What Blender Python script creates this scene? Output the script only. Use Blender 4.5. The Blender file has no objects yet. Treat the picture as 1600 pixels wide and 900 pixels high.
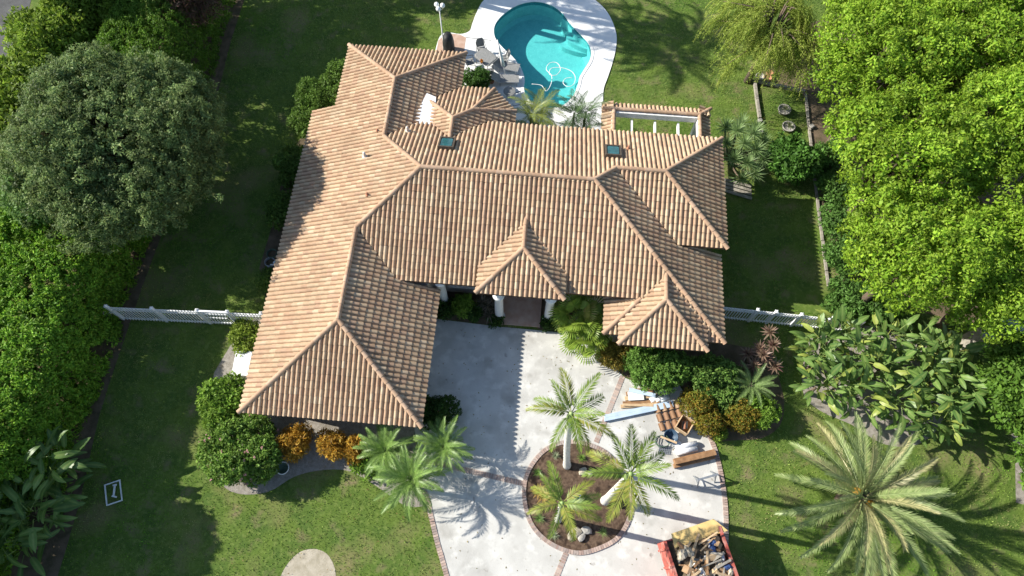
import bpy, math, random
import numpy as np
from mathutils import Vector, Matrix
from mathutils.geometry import tessellate_polygon

R = math.radians
scn = bpy.context.scene
col = scn.collection
RNG = np.random.default_rng(7)
random.seed(7)

# ------------------------------------------------------------------ camera
PITCH, YAW, ROLL = 1.1542, -0.0685, 0.0146
cam_d = bpy.data.cameras.new('camera')
cam = bpy.data.objects.new('camera', cam_d)
col.objects.link(cam)
_f = Vector((math.sin(YAW) * math.cos(PITCH), math.cos(YAW) * math.cos(PITCH), -math.sin(PITCH)))
_r0 = Vector((math.cos(YAW), -math.sin(YAW), 0))
_u0 = _r0.cross(_f)
_r = math.cos(ROLL) * _r0 + math.sin(ROLL) * _u0
_u = -math.sin(ROLL) * _r0 + math.cos(ROLL) * _u0
CAM = Vector((0, 0, 32.545))
cam.matrix_world = Matrix(((_r.x, _u.x, -_f.x, CAM.x), (_r.y, _u.y, -_f.y, CAM.y), (_r.z, _u.z, -_f.z, CAM.z), (0, 0, 0, 1)))
cam_d.sensor_width = 36
cam_d.lens = 24.075
cam_d.clip_end = 1500
scn.camera = cam

# ------------------------------------------------------------------ sky, sun, exposure
SUN_EL, SUN_AZ = R(32), R(171.8)          # azimuth of the sun counter-clockwise from +X
world = bpy.data.worlds.new('World')
scn.world = world
world.use_nodes = True
wn = world.node_tree
for n in list(wn.nodes):
    wn.nodes.remove(n)
sky = wn.nodes.new('ShaderNodeTexSky')
sky.sky_type = 'NISHITA'
sky.sun_disc = False
sky.sun_elevation = SUN_EL
sky.sun_rotation = R(90) - SUN_AZ
sky.air_density = 1.0
sky.dust_density = 0.6
bg = wn.nodes.new('ShaderNodeBackground')
bg.inputs['Strength'].default_value = 0.10
wo = wn.nodes.new('ShaderNodeOutputWorld')
wn.links.new(sky.outputs[0], bg.inputs[0])
wn.links.new(bg.outputs[0], wo.inputs[0])
sun_d = bpy.data.lights.new('sun', 'SUN')
sun_d.energy = 5.0
sun_d.angle = R(0.5)
sun_d.color = (1.0, 0.95, 0.86)
sun = bpy.data.objects.new('sun', sun_d)
col.objects.link(sun)
_d = Vector((-math.cos(SUN_EL) * math.cos(SUN_AZ), -math.cos(SUN_EL) * math.sin(SUN_AZ), -math.sin(SUN_EL)))
sun.rotation_euler = _d.to_track_quat('-Z', 'Y').to_euler()
sun.location = (-40, 6, 40)
scn.view_settings.view_transform = 'Standard'
scn.view_settings.look = 'None'
scn.view_settings.gamma = 1
scn.view_settings.exposure = 0.86
scn.view_settings.use_curve_mapping = False


# ------------------------------------------------------------------ materials
def new_mat(name):
    m = bpy.data.materials.new(name)
    m.use_nodes = True
    nt = m.node_tree
    b = nt.nodes['Principled BSDF']
    return m, nt, b


def mat(name, base, rough=0.7, var=None, scale=3.0, detail=4.0, bump=0.0, bscale=None, spec=0.3, metal=0.0, contrast=(0.35, 0.65), extra=None):
    """Principled surface; var = second colour mixed in by object-space noise."""
    m, nt, b = new_mat(name)
    N, L = nt.nodes, nt.links
    b.inputs['Base Color'].default_value = (*base, 1)
    b.inputs['Roughness'].default_value = rough
    b.inputs['Specular IOR Level'].default_value = spec
    b.inputs['Metallic'].default_value = metal
    tc = N.new('ShaderNodeTexCoord')
    out = None
    if var is not None:
        no = N.new('ShaderNodeTexNoise')
        no.inputs['Scale'].default_value = scale
        no.inputs['Detail'].default_value = detail
        L.new(tc.outputs['Object'], no.inputs['Vector'])
        mr = N.new('ShaderNodeMapRange')
        mr.inputs[1].default_value, mr.inputs[2].default_value = contrast
        L.new(no.outputs[0], mr.inputs[0])
        mx = N.new('ShaderNodeMix')
        mx.data_type = 'RGBA'
        mx.inputs[6].default_value = (*base, 1)
        mx.inputs[7].default_value = (*var, 1)
        L.new(mr.outputs[0], mx.inputs[0])
        out = mx.outputs[2]
    for (c2, sc2, ct2) in (extra or []):
        no = N.new('ShaderNodeTexNoise')
        no.inputs['Scale'].default_value = sc2
        no.inputs['Detail'].default_value = 6
        L.new(tc.outputs['Object'], no.inputs['Vector'])
        mr = N.new('ShaderNodeMapRange')
        mr.inputs[1].default_value, mr.inputs[2].default_value = ct2
        L.new(no.outputs[0], mr.inputs[0])
        mx = N.new('ShaderNodeMix')
        mx.data_type = 'RGBA'
        if out:
            L.new(out, mx.inputs[6])
        else:
            mx.inputs[6].default_value = (*base, 1)
        mx.inputs[7].default_value = (*c2, 1)
        L.new(mr.outputs[0], mx.inputs[0])
        out = mx.outputs[2]
    if out:
        L.new(out, b.inputs['Base Color'])
    if bump:
        nb = N.new('ShaderNodeTexNoise')
        nb.inputs['Scale'].default_value = bscale or scale * 4
        nb.inputs['Detail'].default_value = 5
        L.new(tc.outputs['Object'], nb.inputs['Vector'])
        bp = N.new('ShaderNodeBump')
        bp.inputs['Strength'].default_value = bump
        bp.inputs['Distance'].default_value = 0.03
        L.new(nb.outputs[0], bp.inputs['Height'])
        L.new(bp.outputs[0], b.inputs['Normal'])
    return m


def leaf_mat(name, rough=0.45, transl=0.38, spec=0.3):
    """Colour comes from the per-leaf attribute; thin leaves pass some light."""
    m, nt, b = new_mat(name)
    N, L = nt.nodes, nt.links
    at = N.new('ShaderNodeAttribute')
    at.attribute_name = 'col'
    L.new(at.outputs['Color'], b.inputs['Base Color'])
    b.inputs['Roughness'].default_value = rough
    b.inputs['Specular IOR Level'].default_value = spec
    if transl:
        tr = N.new('ShaderNodeBsdfTranslucent')
        L.new(at.outputs['Color'], tr.inputs['Color'])
        mx = N.new('ShaderNodeMixShader')
        mx.inputs[0].default_value = transl
        L.new(b.outputs[0], mx.inputs[1])
        L.new(tr.outputs[0], mx.inputs[2])
        L.new(mx.outputs[0], N['Material Output'].inputs['Surface'])
    return m


def attr_mat(name, rough=0.8, scale=9.0, dark=0.75, bump=0.1):
    """per-piece colour attribute, broken up with fine grain"""
    m, nt, b = new_mat(name)
    N, L = nt.nodes, nt.links
    at = N.new('ShaderNodeAttribute')
    at.attribute_name = 'col'
    tc = N.new('ShaderNodeTexCoord')
    geo = N.new('ShaderNodeNewGeometry')
    no = N.new('ShaderNodeTexNoise')
    no.inputs['Scale'].default_value = scale
    no.inputs['Detail'].default_value = 6
    L.new(geo.outputs['Position'], no.inputs['Vector'])
    no2 = N.new('ShaderNodeTexNoise')
    no2.inputs['Scale'].default_value = 0.55
    no2.inputs['Detail'].default_value = 5
    L.new(geo.outputs['Position'], no2.inputs['Vector'])
    ad = N.new('ShaderNodeMath')
    ad.operation = 'ADD'
    L.new(no.outputs[0], ad.inputs[0])
    L.new(no2.outputs[0], ad.inputs[1])
    mr = N.new('ShaderNodeMapRange')
    mr.inputs[1].default_value, mr.inputs[2].default_value = 0.75, 1.2
    mr.inputs[3].default_value, mr.inputs[4].default_value = dark, 1.08
    L.new(ad.outputs[0], mr.inputs[0])
    mul = N.new('ShaderNodeVectorMath')
    mul.operation = 'SCALE'
    L.new(at.outputs['Color'], mul.inputs[0])
    L.new(mr.outputs[0], mul.inputs['Scale'])
    L.new(mul.outputs[0], b.inputs['Base Color'])
    b.inputs['Roughness'].default_value = rough
    b.inputs['Specular IOR Level'].default_value = 0.25
    if bump:
        bp = N.new('ShaderNodeBump')
        bp.inputs['Strength'].default_value = bump
        bp.inputs['Distance'].default_value = 0.01
        L.new(no.outputs[0], bp.inputs['Height'])
        L.new(bp.outputs[0], b.inputs['Normal'])
    return m


M = {}
M['leaf'] = leaf_mat('leaf', 0.55, 0.4, 0.2)
M['leaf_gloss'] = leaf_mat('leaf_gloss', 0.42, 0.35, 0.35)
M['frond'] = leaf_mat('frond', 0.42, 0.32, 0.35)
M['grass'] = leaf_mat('grass', 0.6, 0.3, 0.15)
M['lawn'] = mat('lawn', (0.11, 0.165, 0.03), 0.9, (0.07, 0.12, 0.025), 0.9, 6, 0.6, 40, 0.1, extra=[((0.22, 0.19, 0.09), 0.33, (0.53, 0.72)), ((0.20, 0.17, 0.09), 1.1, (0.56, 0.74)), ((0.15, 0.20, 0.05), 5.0, (0.5, 0.7))])
M['tile'] = attr_mat('roof_tile', 0.82, 7.0, 0.84, 0.12)
M['deckwood'] = mat('roof_deck', (0.12, 0.07, 0.045), 0.9, (0.08, 0.05, 0.03), 4)
M['stucco'] = mat('stucco', (0.68, 0.62, 0.55), 0.9, (0.60, 0.53, 0.46), 2, 5, 0.3, 60)
M['white'] = mat('white_paint', (0.80, 0.80, 0.78), 0.5, (0.70, 0.70, 0.67), 3, 5)
M['vinyl'] = mat('white_vinyl', (0.80, 0.81, 0.81), 0.35, (0.70, 0.71, 0.70), 4, 4)
M['glass'] = mat('window_glass', (0.02, 0.025, 0.03), 0.05, None, spec=0.8)
M['skyglass'] = mat('skylight_glass', (0.01, 0.06, 0.065), 0.06, (0.02, 0.11, 0.12), 6, 3, spec=0.8)
M['skyframe'] = mat('skylight_frame', (0.06, 0.045, 0.035), 0.5, (0.10, 0.08, 0.06), 12)
M['concrete'] = mat('concrete', (0.55, 0.54, 0.505), 0.88, (0.41, 0.40, 0.37), 0.55, 8, 0.25, 25, 0.2, contrast=(0.4, 0.68), extra=[((0.62, 0.61, 0.57), 1.7, (0.52, 0.7)), ((0.30, 0.285, 0.255), 0.8, (0.56, 0.78)), ((0.22, 0.20, 0.175), 2.3, (0.66, 0.76)), ((0.40, 0.38, 0.34), 12.0, (0.6, 0.85))])
M['pooldeck'] = mat('pool_deck_paint', (0.80, 0.80, 0.78), 0.75, (0.72, 0.72, 0.70), 1.2, 6, 0.15, 40)
M['paver'] = mat('paver', (0.42, 0.27, 0.20), 0.85, (0.50, 0.36, 0.28), 3, 5, 0.2)
M['brick'] = attr_mat('brick', 0.9, 20, 0.75, 0.2)
M['mulch'] = mat('mulch', (0.085, 0.055, 0.038), 0.95, (0.16, 0.11, 0.075), 9, 8, 1.0, 45, 0.1, extra=[((0.045, 0.03, 0.022), 3, (0.5, 0.65))])
M['gravel'] = mat('gravel', (0.34, 0.31, 0.27), 0.95, (0.24, 0.215, 0.18), 6, 8, 1.0, 60, 0.1, extra=[((0.46, 0.43, 0.38), 40, (0.55, 0.7)), ((0.16, 0.14, 0.10), 1.3, (0.58, 0.72))])
M['sand'] = mat('sand', (0.47, 0.42, 0.33), 0.95, (0.34, 0.30, 0.22), 3, 8, 0.8, 50, 0.1)
M['soil'] = mat('soil', (0.17, 0.125, 0.085), 0.95, (0.09, 0.075, 0.045), 2.2, 8, 0.8, 30, 0.1)
M['asphalt'] = mat('asphalt', (0.07, 0.07, 0.07), 0.9, (0.10, 0.10, 0.10), 2, 6, 0.3, 40)
M['plaster'] = mat('pool_plaster', (0.34, 0.56, 0.55), 0.8, (0.28, 0.50, 0.50), 2.5, 6, 0.0, extra=[((0.42, 0.62, 0.60), 9, (0.52, 0.75))])
M['pooltile'] = mat('pool_waterline_tile', (0.06, 0.20, 0.24), 0.3, (0.10, 0.30, 0.34), 14)
M['bark'] = mat('bark', (0.16, 0.12, 0.085), 0.95, (0.09, 0.065, 0.045), 7, 6, 0.8, 25)
M['palmbark'] = mat('palm_bark', (0.42, 0.40, 0.36), 0.9, (0.28, 0.26, 0.22), 6, 6, 0.5, 30)
M['palewood_trunk'] = mat('pale_palm_trunk', (0.66, 0.65, 0.60), 0.8, (0.50, 0.49, 0.44), 8, 5, 0.3, 30)
M['shaft'] = mat('crownshaft', (0.22, 0.33, 0.10), 0.5, (0.32, 0.40, 0.16), 4)
M['fruit'] = mat('orange_fruit', (0.55, 0.22, 0.02), 0.6, (0.62, 0.35, 0.05), 14, 4)
M['black'] = mat('black_cover', (0.012, 0.013, 0.014), 0.6, (0.03, 0.03, 0.032), 5, 4, 0.4, 8)
M['darkmetal'] = mat('dark_metal', (0.05, 0.055, 0.055), 0.45, (0.09, 0.09, 0.09), 9, metal=0.4)
M['greymesh'] = mat('grey_sling', (0.27, 0.27, 0.26), 0.8, (0.19, 0.19, 0.185), 20, 4)
M['terracotta'] = mat('terracotta', (0.42, 0.20, 0.12), 0.85, (0.33, 0.15, 0.09), 8)
M['stone'] = mat('stone', (0.40, 0.38, 0.34), 0.95, (0.24, 0.225, 0.20), 6, 8, 0.8, 20)
M['wood'] = mat('timber', (0.33, 0.19, 0.095), 0.85, (0.22, 0.12, 0.06), 5, 6, 0.3, 30)
M['oldwood'] = mat('weathered_timber', (0.34, 0.31, 0.26), 0.95, (0.21, 0.19, 0.16), 5, 6, 0.4, 25)
M['palewood'] = mat('pale_timber', (0.55, 0.40, 0.24), 0.85, (0.45, 0.31, 0.18), 5, 6, 0.3, 30)
M['plywood'] = mat('yellow_plywood', (0.74, 0.53, 0.21), 0.75, (0.62, 0.42, 0.16), 2.5, 6, 0.1, 20)
M['bluemetal'] = mat('pale_blue_sheet', (0.50, 0.60, 0.72), 0.4, (0.40, 0.50, 0.62), 2, 5)
M['card'] = mat('cardboard', (0.40, 0.26, 0.15), 0.9, (0.32, 0.20, 0.11), 5)
M['red'] = mat('red_steel', (0.44, 0.10, 0.075), 0.6, (0.30, 0.07, 0.05), 3, 6, extra=[((0.50, 0.27, 0.22), 2, (0.5, 0.7)), ((0.16, 0.08, 0.05), 6, (0.58, 0.72))])
M['rubber'] = mat('rubber', (0.02, 0.02, 0.02), 0.8)
M['bluetub'] = mat('dark_blue_plastic', (0.03, 0.06, 0.10), 0.5, (0.05, 0.09, 0.14), 4)
M['greenhose'] = mat('green_hose', (0.06, 0.10, 0.07), 0.6, (0.09, 0.14, 0.10), 5)
M['bag'] = mat('white_bag', (0.70, 0.70, 0.70), 0.5, (0.55, 0.56, 0.58), 4, 5, 0.6, 12)
M['beigebag'] = mat('beige_bag', (0.55, 0.48, 0.36), 0.7, (0.42, 0.36, 0.26), 4, 5, 0.6, 12)
M['bluebag'] = mat('blue_bag', (0.03, 0.06, 0.16), 0.5, (0.05, 0.09, 0.22), 4, 5, 0.6, 12)
M['blackbag'] = mat('black_bag', (0.015, 0.015, 0.017), 0.4, (0.04, 0.04, 0.04), 4, 5, 0.6, 12)
M['galv'] = mat('galvanised_steel', (0.36, 0.38, 0.40), 0.45, (0.28, 0.30, 0.32), 5, metal=0.5)
M['flatroof'] = mat('white_membrane', (0.74, 0.75, 0.77), 0.7, (0.62, 0.63, 0.65), 2)
M['globe'] = mat('white_globe', (0.85, 0.85, 0.83), 0.25, spec=0.5)

# pool water: clear tinted sheet, reflects at grazing angles, rippled
m, nt, b = new_mat('pool_water')
N, L = nt.nodes, nt.links
trn = N.new('ShaderNodeBsdfTransparent')
trn.inputs[0].default_value = (0.50, 0.93, 0.93, 1)
gl = N.new('ShaderNodeBsdfGlossy')
gl.inputs['Roughness'].default_value = 0.03
fr = N.new('ShaderNodeLayerWeight')
fr.inputs['Blend'].default_value = 0.5
pw = N.new('ShaderNodeMath')
pw.operation = 'POWER'
pw.inputs[1].default_value = 5
L.new(fr.outputs['Facing'], pw.inputs[0])
ma = N.new('ShaderNodeMath')
ma.operation = 'MULTIPLY_ADD'
ma.inputs[1].default_value = 0.96
ma.inputs[2].default_value = 0.025
L.new(pw.outputs[0], ma.inputs[0])
nz = N.new('ShaderNodeTexNoise')
nz.inputs['Scale'].default_value = 3.5
nz.inputs['Detail'].default_value = 3
tcw = N.new('ShaderNodeTexCoord')
L.new(tcw.outputs['Object'], nz.inputs['Vector'])
bp = N.new('ShaderNodeBump')
bp.inputs['Strength'].default_value = 0.25
bp.inputs['Distance'].default_value = 0.05
L.new(nz.outputs[0], bp.inputs['Height'])
L.new(bp.outputs[0], gl.inputs['Normal'])
L.new(bp.outputs[0], fr.inputs['Normal'])
mxw = N.new('ShaderNodeMixShader')
L.new(ma.outputs[0], mxw.inputs[0])
L.new(trn.outputs[0], mxw.inputs[1])
L.new(gl.outputs[0], mxw.inputs[2])
L.new(mxw.outputs[0], N['Material Output'].inputs['Surface'])
m.use_transparent_shadow = True
M['water'] = m


# ------------------------------------------------------------------ object helpers
def tag(o, label=None, cat=None, group=None, kind=None):
    if label:
        o['label'] = label
    if cat:
        o['category'] = cat
    if group:
        o['group'] = group
    if kind:
        o['kind'] = kind
    return o


def empty(name, loc=(0, 0, 0), label=None, cat=None, group=None, rz=0.0):
    o = bpy.data.objects.new(name, None)
    o.empty_display_size = 0.2
    col.objects.link(o)
    o.location = loc
    o.rotation_euler = (0, 0, rz)
    return tag(o, label, cat, group)


def link(name, me, parent=None, loc=None, rot=None, scale=None, mw=None):
    o = bpy.data.objects.new(name, me)
    col.objects.link(o)
    if parent is not None:
        o.parent = parent
    if mw is not None:
        o.matrix_local = mw
    else:
        if loc is not None:
            o.location = loc
        if rot is not None:
            o.rotation_euler = rot
        if scale is not None:
            o.scale = scale if hasattr(scale, '__len__') else (scale,) * 3
    return o


class MB:
    """collects faces, builds one mesh"""

    def __init__(s):
        s.v, s.f, s.c = [], [], []

    def add(s, vs, fs, c=None):
        k = len(s.v)
        s.v += [tuple(p) for p in vs]
        s.f += [tuple(i + k for i in f) for f in fs]
        if c is not None:
            s.c += [c] * len(vs)
        return s

    def box(s, c, d, rz=0.0, col_=None, tilt=0.0, bev=0.0):
        hx, hy, hz = d[0] / 2, d[1] / 2, d[2] / 2
        if bev:
            b_ = min(bev, hx * .6, hy * .6)
            ring = [(-hx + b_, -hy), (hx - b_, -hy), (hx, -hy + b_), (hx, hy - b_), (hx - b_, hy), (-hx + b_, hy), (-hx, hy - b_), (-hx, -hy + b_)]
        else:
            ring = [(-hx, -hy), (hx, -hy), (hx, hy), (-hx, hy)]
        n = len(ring)
        pts = [Vector((x, y, z)) for z in (-hz, hz) for x, y in ring]
        if bev:
            pts += [Vector((x * (1 - b_ / hx * .6), y * (1 - b_ / hy * .6), hz)) for x, y in ring]
            for p in pts[n:2 * n]:
                p.z -= b_ * .6
        m = Matrix.Rotation(rz, 3, 'Z') @ Matrix.Rotation(tilt, 3, 'Y')
        vs = [m @ p + Vector(c) for p in pts]
        fs = [tuple(range(n))[::-1]]
        lev = len(pts) // n
        for k in range(lev - 1):
            fs += [(k * n + i, k * n + (i + 1) % n, (k + 1) * n + (i + 1) % n, (k + 1) * n + i) for i in range(n)]
        fs.append(tuple(range((lev - 1) * n, lev * n)))
        return s.add(vs, fs, col_)

    def bar(s, a, b_, w, h, col_=None):
        a, b_ = Vector(a), Vector(b_)
        d = b_ - a
        L_ = d.length
        d.normalize()
        up = Vector((0, 0, 1)) if abs(d.z) < .95 else Vector((1, 0, 0))
        sd = d.cross(up).normalized()
        up = sd.cross(d)
        vs = [p + sd * x + up * z for p in (a, b_) for x, z in ((-w / 2, -h / 2), (w / 2, -h / 2), (w / 2, h / 2), (-w / 2, h / 2))]
        return s.add(vs, [(0, 1, 2, 3), (7, 6, 5, 4), (0, 4, 5, 1), (1, 5, 6, 2), (2, 6, 7, 3), (3, 7, 4, 0)], col_)

    def tube(s, path, rad, n=8, cap=True, col_=None):
        path = [Vector(p) for p in path]
        if not hasattr(rad, '__len__'):
            rad = [rad] * len(path)
        vs, fs = [], []
        ref = Vector((0, 0, 1))
        for i, p in enumerate(path):
            d = (path[min(i + 1, len(path) - 1)] - path[max(i - 1, 0)]).normalized()
            if abs(d.dot(ref)) > .95:
                ref = Vector((1, 0, 0)) if abs(d.x) < .9 else Vector((0, 1, 0))
            a = d.cross(ref).normalized()
            b_ = d.cross(a)
            for k in range(n):
                t = 2 * math.pi * k / n
                vs.append(p + (a * math.cos(t) + b_ * math.sin(t)) * rad[i])
        for i in range(len(path) - 1):
            for k in range(n):
                fs.append((i * n + k, i * n + (k + 1) % n, (i + 1) * n + (k + 1) % n, (i + 1) * n + k))
        if cap:
            fs.append(tuple(range(n))[::-1])
            fs.append(tuple(range((len(path) - 1) * n, len(path) * n)))
        return s.add(vs, fs, col_)

    def lathe(s, c, prof, n=16, sx=1.0, sy=1.0):
        c = Vector(c)
        vs, fs = [], []
        for r_, z in prof:
            for k in range(n):
                t = 2 * math.pi * k / n
                vs.append(c + Vector((r_ * math.cos(t) * sx, r_ * math.sin(t) * sy, z)))
        for i in range(len(prof) - 1):
            for k in range(n):
                fs.append((i * n + k, i * n + (k + 1) % n, (i + 1) * n + (k + 1) % n, (i + 1) * n + k))
        fs.append(tuple(range(n))[::-1])
        fs.append(tuple(range((len(prof) - 1) * n, len(prof) * n)))
        return s.add(vs, fs)

    def prism(s, poly, z0, z1):
        n = len(poly)
        vs = [(x, y, z0) for x, y in poly] + [(x, y, z1) for x, y in poly]
        fs = [(i, (i + 1) % n, n + (i + 1) % n, n + i) for i in range(n)]
        s.add(vs, fs)
        tri = tessellate_polygon([[Vector((x, y, 0)) for x, y in poly]])
        s.add(vs[n:], tri)
        s.add(vs[:n], [t[::-1] for t in tri])
        return s

    def sheet(s, poly, z, holes=()):
        loops = [[Vector((x, y, 0)) for x, y in p] for p in (poly, *holes)]
        vs = [(p.x, p.y, z) for lp in loops for p in lp]
        fs = []
        for t in tessellate_polygon(loops):
            a, b_, c = (Vector(vs[i]) for i in t)
            fs.append(t if (b_ - a).cross(c - a).z > 0 else t[::-1])
        return s.add(vs, fs)

    def mesh(s, name, mt, smooth=False):
        me = bpy.data.meshes.new(name)
        me.from_pydata(s.v, [], s.f)
        if s.c:
            a = me.attributes.new('col', 'FLOAT_COLOR', 'POINT')
            arr = np.ones((len(s.v), 4), np.float32)
            arr[:len(s.c), :3] = np.array(s.c, np.float32)
            a.data.foreach_set('color', arr.ravel())
        me.materials.append(M[mt])
        if smooth:
            me.polygons.foreach_set('use_smooth', [True] * len(me.polygons))
        me.update()
        return me

    def build(s, name, mt, parent=None, smooth=False, loc=None, rot=None):
        return link(name, s.mesh(name, mt, smooth), parent, loc, rot)


def smooth_poly(pts, n=6, closed=True):
    """Catmull-Rom through the points"""
    P = [np.array(p, float) for p in pts]
    out = []
    m_ = len(P)
    for i in range(m_ if closed else m_ - 1):
        if closed:
            a, b_, c, d = P[i - 1], P[i], P[(i + 1) % m_], P[(i + 2) % m_]
        else:
            a, b_, c, d = P[max(i - 1, 0)], P[i], P[i + 1], P[min(i + 2, m_ - 1)]
        for k in range(n):
            t = k / n
            out.append(tuple(float(q) for q in .5 * (2 * b_ + (c - a) * t + (2 * a - 5 * b_ + 4 * c - d) * t * t + (3 * b_ - a - 3 * c + d) * t ** 3)))
    if not closed:
        out.append(tuple(float(q) for q in P[-1]))
    return out


def offset_poly(pts, d):
    """parallel curve of a closed loop (positive = outwards for counter-clockwise)"""
    P = np.array(pts)
    area = np.sum(P[:, 0] * np.roll(P[:, 1], -1) - np.roll(P[:, 0], -1) * P[:, 1])
    t = np.roll(P, -1, 0) - np.roll(P, 1, 0)
    t /= np.linalg.norm(t, axis=1)[:, None] + 1e-9
    n = np.stack([t[:, 1], -t[:, 0]], 1) * (1 if area > 0 else -1)
    return [tuple(float(c) for c in q) for q in P + n * d]


def inside(px, py, poly):
    P = np.array(poly)
    r = np.zeros(px.shape, bool)
    j = len(P) - 1
    for i in range(len(P)):
        xi, yi, xj, yj = *P[i], *P[j]
        if yi != yj:
            r ^= ((yi > py) != (yj > py)) & (px < (xj - xi) * (py - yi) / (yj - yi) + xi)
        j = i
    return r


def unit(a):
    return a / (np.linalg.norm(a, axis=-1, keepdims=True) + 1e-9)


def leaf_mesh(name, mt, base, d, side, ln, wd, colr, fold=0.0, mid=0.45):
    """N diamond leaves: base point, direction, side vector, length, width, colour"""
    n = len(base)
    ln = np.broadcast_to(np.asarray(ln, float), (n,))[:, None]
    wd = np.broadcast_to(np.asarray(wd, float), (n,))[:, None]
    nrm = np.cross(d, side)
    v = np.empty((n, 4, 3), np.float32)
    m_ = base + d * ln * mid
    v[:, 0] = base
    v[:, 1] = m_ + side * wd * .5 + nrm * wd * fold
    v[:, 2] = base + d * ln
    v[:, 3] = m_ - side * wd * .5 + nrm * wd * fold
    me = bpy.data.meshes.new(name)
    me.vertices.add(n * 4)
    me.vertices.foreach_set('co', v.ravel())
    k = np.arange(n)[:, None] * 4
    idx = np.concatenate([k + 0, k + 1, k + 2, k + 0, k + 2, k + 3], 1).astype(np.int32)
    me.loops.add(n * 6)
    me.loops.foreach_set('vertex_index', idx.ravel())
    me.polygons.add(n * 2)
    me.polygons.foreach_set('loop_start', np.arange(0, n * 6, 3, dtype=np.int32))
    a = me.attributes.new('col', 'FLOAT_COLOR', 'POINT')
    c = np.ones((n, 4, 4), np.float32)
    c[:, :, :3] = np.asarray(colr, np.float32)[:, None, :]
    a.data.foreach_set('color', c.ravel())
    me.materials.append(M[mt])
    me.update()
    me.validate()
    return me


def palette(n, cols, rng, jit=0.12):
    cols = np.array(cols, float)
    w = rng.random((n, len(cols))) ** 3
    w /= w.sum(1, keepdims=True)
    c = w @ cols
    return np.clip(c * (1 + jit * rng.standard_normal((n, 1))), 0.003, 0.9)


def surface_points(rng, lobes, spacing, zmin=-0.35, overlap=0.82):
    """points + normals on the outside of a union of ellipsoids"""
    P, Nn = [], []
    for i, (c, r) in enumerate(lobes):
        c, r = np.array(c, float), np.array(r, float)
        area = 4 * math.pi * ((r[0] * r[1]) ** 1.6 / 3 + (r[0] * r[2]) ** 1.6 / 3 + (r[1] * r[2]) ** 1.6 / 3) ** (1 / 1.6)
        n = max(6, int(area / spacing ** 2))
        q = unit(rng.standard_normal((n * 4, 3)))
        # thin the random set to an even one
        keep = []
        cell = {}
        sp = q * r
        for k in range(len(q)):
            if q[k, 2] < zmin:
                continue
            key = tuple((sp[k] // spacing).astype(int))
            ok = True
            for dx in (-1, 0, 1):
                for dy in (-1, 0, 1):
                    for dz in (-1, 0, 1):
                        for j in cell.get((key[0] + dx, key[1] + dy, key[2] + dz), ()):
                            if np.sum((sp[j] - sp[k]) ** 2) < (spacing * .8) ** 2:
                                ok = False
                                break
            if ok:
                cell.setdefault(key, []).append(k)
                keep.append(k)
        q = q[keep]
        p = c + q * r * (1 + .13 * rng.standard_normal((len(q), 1)))
        nn = unit(q / r)
        ok = np.ones(len(p), bool)
        for j, (c2, r2) in enumerate(lobes):
            if j != i:
                ok &= np.sum(((p - np.array(c2)) / np.array(r2)) ** 2, 1) > overlap
        P.append(p[ok])
        Nn.append(nn[ok])
    return np.concatenate(P), np.concatenate(Nn)


def clump_leaves(rng, P, Nn, cr, n_per, ln, wd, cols, spread=1.0, droop=0.0, jit=0.12, clump_jit=0.18):
    """every point carries a rosette of leaves; returns leaf_mesh arguments"""
    k = len(P)
    out = unit(Nn + np.array([0, 0, .3]))
    q = unit(unit(rng.standard_normal((k, n_per, 3))) + out[:, None] * .55)      # place on the little dome
    size = (1 + .32 * rng.standard_normal((k, 1, 1))).clip(.45, 1.8)
    base = P[:, None] + q * cr * size * rng.uniform(.45, 1.05, (k, n_per, 1))
    a = rng.standard_normal((k, n_per, 3))
    a = a - q * np.sum(a * q, 2, keepdims=True)
    dirs = unit(unit(a) * spread + q * rng.uniform(-.1, .8, (k, n_per, 1)) + np.array([0, 0, -droop]))
    ax = unit(rng.standard_normal((k, n_per, 3)) * .4 + q)
    side = unit(np.cross(dirs, ax))
    c = palette(k * n_per, cols, rng, jit).reshape(k, n_per, 3)
    c *= (1 + clump_jit * rng.standard_normal((k, 1, 1))).clip(.55, 1.5)
    m_ = k * n_per
    return base.reshape(m_, 3), dirs.reshape(m_, 3), side.reshape(m_, 3), ln * (.7 + .6 * rng.random(m_)), wd * (.75 + .5 * rng.random(m_)), np.clip(c.reshape(m_, 3), .003, .9)


def cat_args(*args):
    return [np.concatenate([a[i] for a in args]) for i in range(6)]


# ------------------------------------------------------------------ the setting: ground sheets
POOL = smooth_poly([(-1.15, 34.37), (-2.27, 33.95), (-3.16, 33.0), (-3.56, 32.06), (-3.44, 31.13), (-2.89, 30.35), (-2.24, 29.7), (-1.67, 28.9), (-1.38, 28.04), (-1.36, 27.3), (-1.1, 26.6), (-0.27, 26.1), (0.85, 26.15), (1.55, 26.9), (1.86, 27.84), (1.95, 28.47), (2.2, 29.09), (2.52, 29.86), (2.57, 30.63), (2.31, 31.32), (1.76, 32.0), (1.13, 32.79), (0.69, 33.5), (-0.08, 34.14)], 4)
DECK = smooth_poly([(-4.38, 34.25), (-4.76, 33.13), (-4.94, 32.15), (-5.05, 31.55), (-5.6, 31.25), (-6.5, 31.3), (-6.9, 30.6), (-6.9, 28.6), (-6.2, 27.2), (-4.7, 26.4), (-4.2, 24.4), (-3.0, 22.4), (-0.5, 21.9), (3.3, 22.2), (3.36, 24.92), (3.39, 26.54), (3.4, 27.73), (3.64, 28.72), (3.92, 29.99), (4.09, 31.27), (4.03, 32.31), (3.6, 33.6), (2.88, 34.62), (1.6, 35.5), (-1.05, 35.7), (-3.3, 35.3)], 4)
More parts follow.
